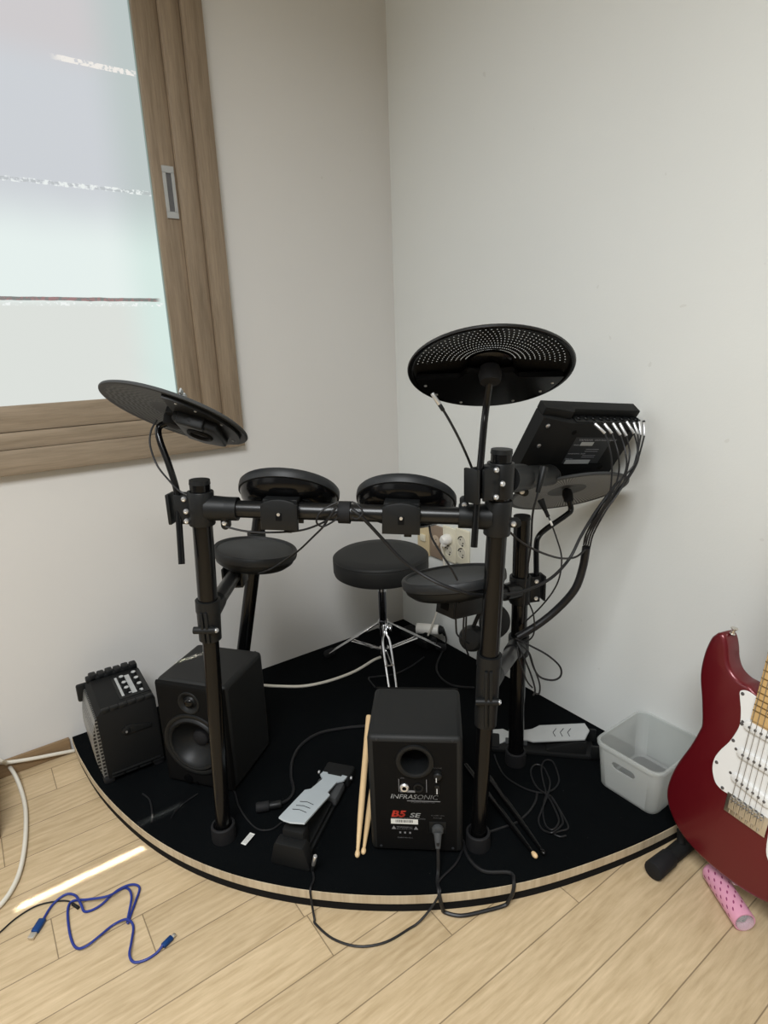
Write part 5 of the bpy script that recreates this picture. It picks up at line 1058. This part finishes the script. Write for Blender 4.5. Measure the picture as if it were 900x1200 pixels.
def usba(t):
    s0 = V((bu[0].x, bu[0].y, .0055)); T_ = mat4(s0, d0, UP.cross(d0), UP)
    m = MB(); m.box((.013,0,0), (.028,.0145,.008), T_, .002); m.build('usb_grip', M['blue_metal'], t)
    m = MB(); m.box((.0335,0,0), (.0125,.0115,.0045), T_, .0004); m.build('usb_plug', M['nickel'], t)
    s1 = V((bu[-1].x, bu[-1].y, .0055)); T_ = mat4(s1, d1, UP.cross(d1), UP)
    m = MB(); m.box((.010,0,0), (.022,.0105,.007), T_, .002); m.build('usb_grip', M['blue_metal'], t)
    m = MB(); m.box((.0245,0,0), (.007,.007,.0026), T_, .0004); m.build('usb_plug', M['nickel'], t)
cab('blue_usb_cable', 'usb_cable', 'blue braided usb cable lying tangled on the wood floor', mat='blue', ends=[usba])
bt_ = [V(p) for p in CB['black_thin_cable'][1]]; d2 = (bt_[-1]-bt_[-2]).normalized()
cab('black_thin_cable', 'thin_cable', 'thin black cable with small plug running from the left edge to the blue usb cable', ends=[plug(bt_[-1], bt_[-1]+d2*.020, .0032, 'plastic', 'plug')])

# ------------------------------------------------------------------ wall outlets and plugs
def outlet(c, label, sockets, mat, w=.066, h=.122, kind='socket', cat='outlet', group=None):
    T = mat4((-.0004, c[0], c[1]), (0,-1,0), (0,0,1), (-1,0,0))
    t = thing('wall_outlet' if cat == 'outlet' else 'wall_plate', label, cat, T, group)
    m = MB(); m.box((0,0,.0045), (w,h,.009), None, .003, 3); m.build('plate', M[mat], t, True)
    for s in sockets:
        if kind == 'socket':
            m = MB(); m.lathe([(.0215,.0092),(.0205,.0102),(.0185,.0100),(.0178,.0094)], Matrix.Translation((0, s, 0)), 32, False, False); m.build('socket_ring', M[mat], t, True)
            m = MB(); m.lathe([(.0178,.0092),(.0178,.0095)], Matrix.Translation((0, s, 0)), 28); f_ = m.build('socket_face', M['pale_grey'], t, True)
            m = MB()
            for a in (-.0085, .0085): m.lathe([(.0027,.0095),(.0027,.0098)], Matrix.Translation((a*.75, s-a*.6, 0)), 12)
            m.lathe([(.0034,.0095),(.0034,.0098)], Matrix.Translation((.004, s-.0140, 0)), 12)
            m.tube([(-.0165, s+.004, .0097), (-.010, s+.0135, .0097), (.002, s+.0168, .0097)], .0016, 6, 4)
            m.build('pin_hole', M['hole'], f_, True)
        elif kind == 'disc':
            m = MB(); m.lathe([(.0205,.009),(.0205,.0105),(.018,.0112)], Matrix.Translation((0, s, 0)), 32); d_ = m.build('jack_disc', M['pale_taupe'], t, True)
            m = MB()
            for k in range(3): m.lathe([(.0022,.0112),(.0022,.0115)], Matrix.Translation((.008*cos(2.1*k+1), s+.008*sin(2.1*k+1), 0)), 10)
            m.build('pin_hole', M['hole'], d_, True)
        else:
            m = MB(); m.box((.004, s, .012), (.026,.024,.008), None, .002); m.build('modular_jack', M['ivory'], t, True)
    return t, T
yB = -.3445; yA = -.2805
outlet((yB, .4290), 'white wall outlet plate with two empty round sockets, rightmost of the wall plates', (.0205, -.0205), 'ivory', .0635)
outlet((yA, .4225), 'white wall outlet plate with a white plug in its upper socket', (.0205, -.0205), 'ivory', .0635)
outlet((-.2130, .4150), 'taupe wall plate with a round pale disc, left of the white outlets', (.004,), 'brown', .066, .118, 'disc', 'wall plate')
outlet((-.1430, .4100), 'beige wall plate with small square jack, leftmost of the wall plates', (.006,), 'beige', .064, .118, 'jack', 'wall plate')
T = mat4((-.0108, yA, .4225+.0205), (0,-1,0), (0,0,1), (-1,0,0))
pts = [T @ V(p) for p in ((0,-.012,.030),(0,-.022,.032),(.001,-.045,.026),(.004,-.10,.022),(.010,-.17,.03))] + [V((-.075,-.270,.150)), V((-.085,-.255,.10))]
pw = thing('power_plug', 'white round power plug with white cord in the wall outlet', 'plug', tuple(min(pts, key=lambda p: p.z)))
m = MB(); m.lathe([(.0185,.0),(.0190,.010),(.017,.022),(.011,.030),(.004,.031)], T, 28); m.box((0,-.010,.020), (.018,.026,.018), T, .006); m.build('plug_body', M['white_plastic'], pw)
m = MB(); m.tube(pts, .0032, 8); m.build('cord', M['white_cable'], pw)
# T adapter on the strip behind the stool
ta, tb_, tc_, td = (V(p) for p in G['T'])
ps = V((tc_.x, tc_.y+.045, HP+.0005)); u = V((0,-1,0)); T = mat4(ps, u, UP.cross(u), UP)
st_ = thing('power_strip', 'black power strip on the stage behind the drum stool carrying the white adapter', 'power strip', T)
m = MB(); m.box((0,0,.017), (.15,.050,.033), None, .006); m.build('strip_body', M['plastic'], st_, True)
for k in (-.045, .0, .045):
    m = MB(); m.lathe([(.0195,.0336),(.0195,.036),(.0175,.036),(.0175,.0345)], Matrix.Translation((k, 0, 0)), 24); m.build('socket', M['rubber_dark'], st_, True)
T = Matrix.Translation(tc_); ax_ = (tb_-ta).normalized()
ad = thing('plug_adapter', 'white T-shaped plug adapter standing behind the drum stool', 'adapter', tuple(td))
m = MB(); m.cyl(ta, tb_, .0185, n=28, bev=.003); m.cyl(tc_, V((tc_.x, tc_.y, HP+.062)), .0175, .0145, 24); m.build('adapter_body', M['white_plastic'], ad)
m = MB(); m.cyl(V((tc_.x, tc_.y, HP+.0625)), V((tc_.x, tc_.y, HP+.0368)), .0165, .0165, 20, .002); m.build('adapter_plug', M['plastic'], ad)
e0 = tb_+ax_*.0012
c = CB['plug_cable'][1]
CB['plug_cable'][1] = [tuple(tb_+ax_*.022+V((0,0,-.012))), tuple(tb_+ax_*.026+V((-.004,-.004,-.045)))] + [c[2], c[3], c[4], c[5]]
cab('plug_cable', 'mains_cable', 'black power cord plugged into the right end of the white adapter', ends=[plug(e0, e0+ax_*.016, .0165, 'plastic', 'plug', r1=.012), plug(e0+ax_*.012+V((0,0,.004)), tb_+ax_*.022+V((0,0,-.02)), .007, 'plastic', 'plug_grip', r1=.005)])
# headphones hung beside the rear post
pa, pb = V(G['phones'][0]), V(G['phones'][1])
ax_ = V((.75,-.5,.15)).normalized()
hp = thing('headphones', 'black over-ear headphones hanging behind the right front upright below the snare pad', 'headphones', tuple(pa-V((0,0,.03))))
for q, c_ in ((pa, -1), (pb, 1)):
    ax2 = V((-[0.5547, 0.7881, -0.2668][0]*.75+ax_.x*.5*c_, -[0.5547, 0.7881, -0.2668][1]*.75+ax_.y*.5*c_, .25)).normalized()
    rr_ = .030 if c_ < 0 else .040
    m = MB(); m.lathe([(rr_*.45,.020),(rr_*.8,.017),(rr_*.95,.008),(rr_,-.002),(rr_*.96,-.012),(rr_*.7,-.016)], Matrix.Translation(q) @ frame(ax2), 28); cup = m.build('ear_cup', M['plastic'], hp)
    m = MB(); m.torus(Matrix.Translation(q+ax2*.014) @ frame(ax2), rr_*.62, .0022, 28, 6); m.build('cup_ring', M['pole'], cup)
m = MB(); mid = (pa+pb)/2; m.tube([pa+V((0,0,.02)), mid+V((.0,.0,.058)), pb+V((0,0,.035))], .006, 8, 6, flat=.5); m.build('headband', M['rubber_dark'], hp)
# cabinet at the left border
m = MB(); m.box((-1.62, -.135, .055), (.484, .23, .11), None, .003)
cabn = thing('wooden_box', 'low brown wooden box corner at the left edge of the floor', 'box', (-1.62, -.135, 0))
m.build('carcass', M['cab_wood'], cabn); m = MB(); m.box((-1.62, -.256, .055), (.47, .010, .10), None, .002); m.build('front_board', M['cab_wood'], cabn)

# ------------------------------------------------------------------ camera and light
cd = bpy.data.cameras.new('camera'); cam = bpy.data.objects.new('camera', cd); C.objects.link(cam)
r_, u_, f_ = (V(p) for p in G['camM'])
cam.matrix_world = Matrix(((r_.x,u_.x,-f_.x,CAM.x),(r_.y,u_.y,-f_.y,CAM.y),(r_.z,u_.z,-f_.z,CAM.z),(0,0,0,1)))
cd.sensor_fit = 'VERTICAL'; cd.sensor_height = 36.0; cd.lens = 36.0*700/1200; cd.clip_start = .02
SC.camera = cam
def area(name, loc, target, sx, sy, power, col, spread=180):
    l = bpy.data.lights.new(name, 'AREA'); l.shape = 'RECTANGLE'; l.size = sx; l.size_y = sy; l.energy = power; l.color = col; l.spread = radians(spread)
    o = bpy.data.objects.new(name, l); C.objects.link(o); o.location = loc
    o.rotation_euler = (V(target)-V(loc)).to_track_quat('-Z', 'Y').to_euler(); return o
area('ceiling_lamp', (-1.9, -2.0, 2.40), (-1.9, -1.999, 0), 1.1, 1.1, 77, (.945, .975, 1), 162)
area('window_daylight', (-2.05, -.12, 1.6), (-1.0, -1.6, .8), 1.2, 1.25, 8, (.97, 1, 1))
area('far_side_fill', (-4.4, -1.6, 1.3), (0, -1.2, .7), 1.6, 1.6, 5, (1, 1, .98))  # added fill lamp at the open far side, no doorway stands there
area('sun_slit', (-1.115, -.028, .84), (-1.115, -.028-.48, -.04), .50, .003, .17, (1, .93, .78), 1.5)
w = bpy.data.worlds.new('room_light'); SC.world = w; w.use_nodes = True
w.node_tree.nodes['Background'].inputs[0].default_value = (1, 1, .97, 1); w.node_tree.nodes['Background'].inputs[1].default_value = .2
SC.view_settings.view_transform = 'Standard'; SC.view_settings.look = 'None'; SC.view_settings.exposure = 0
SC.cycles.use_denoising = True; SC.cycles.max_bounces = 8; SC.cycles.transparent_max_bounces = 16
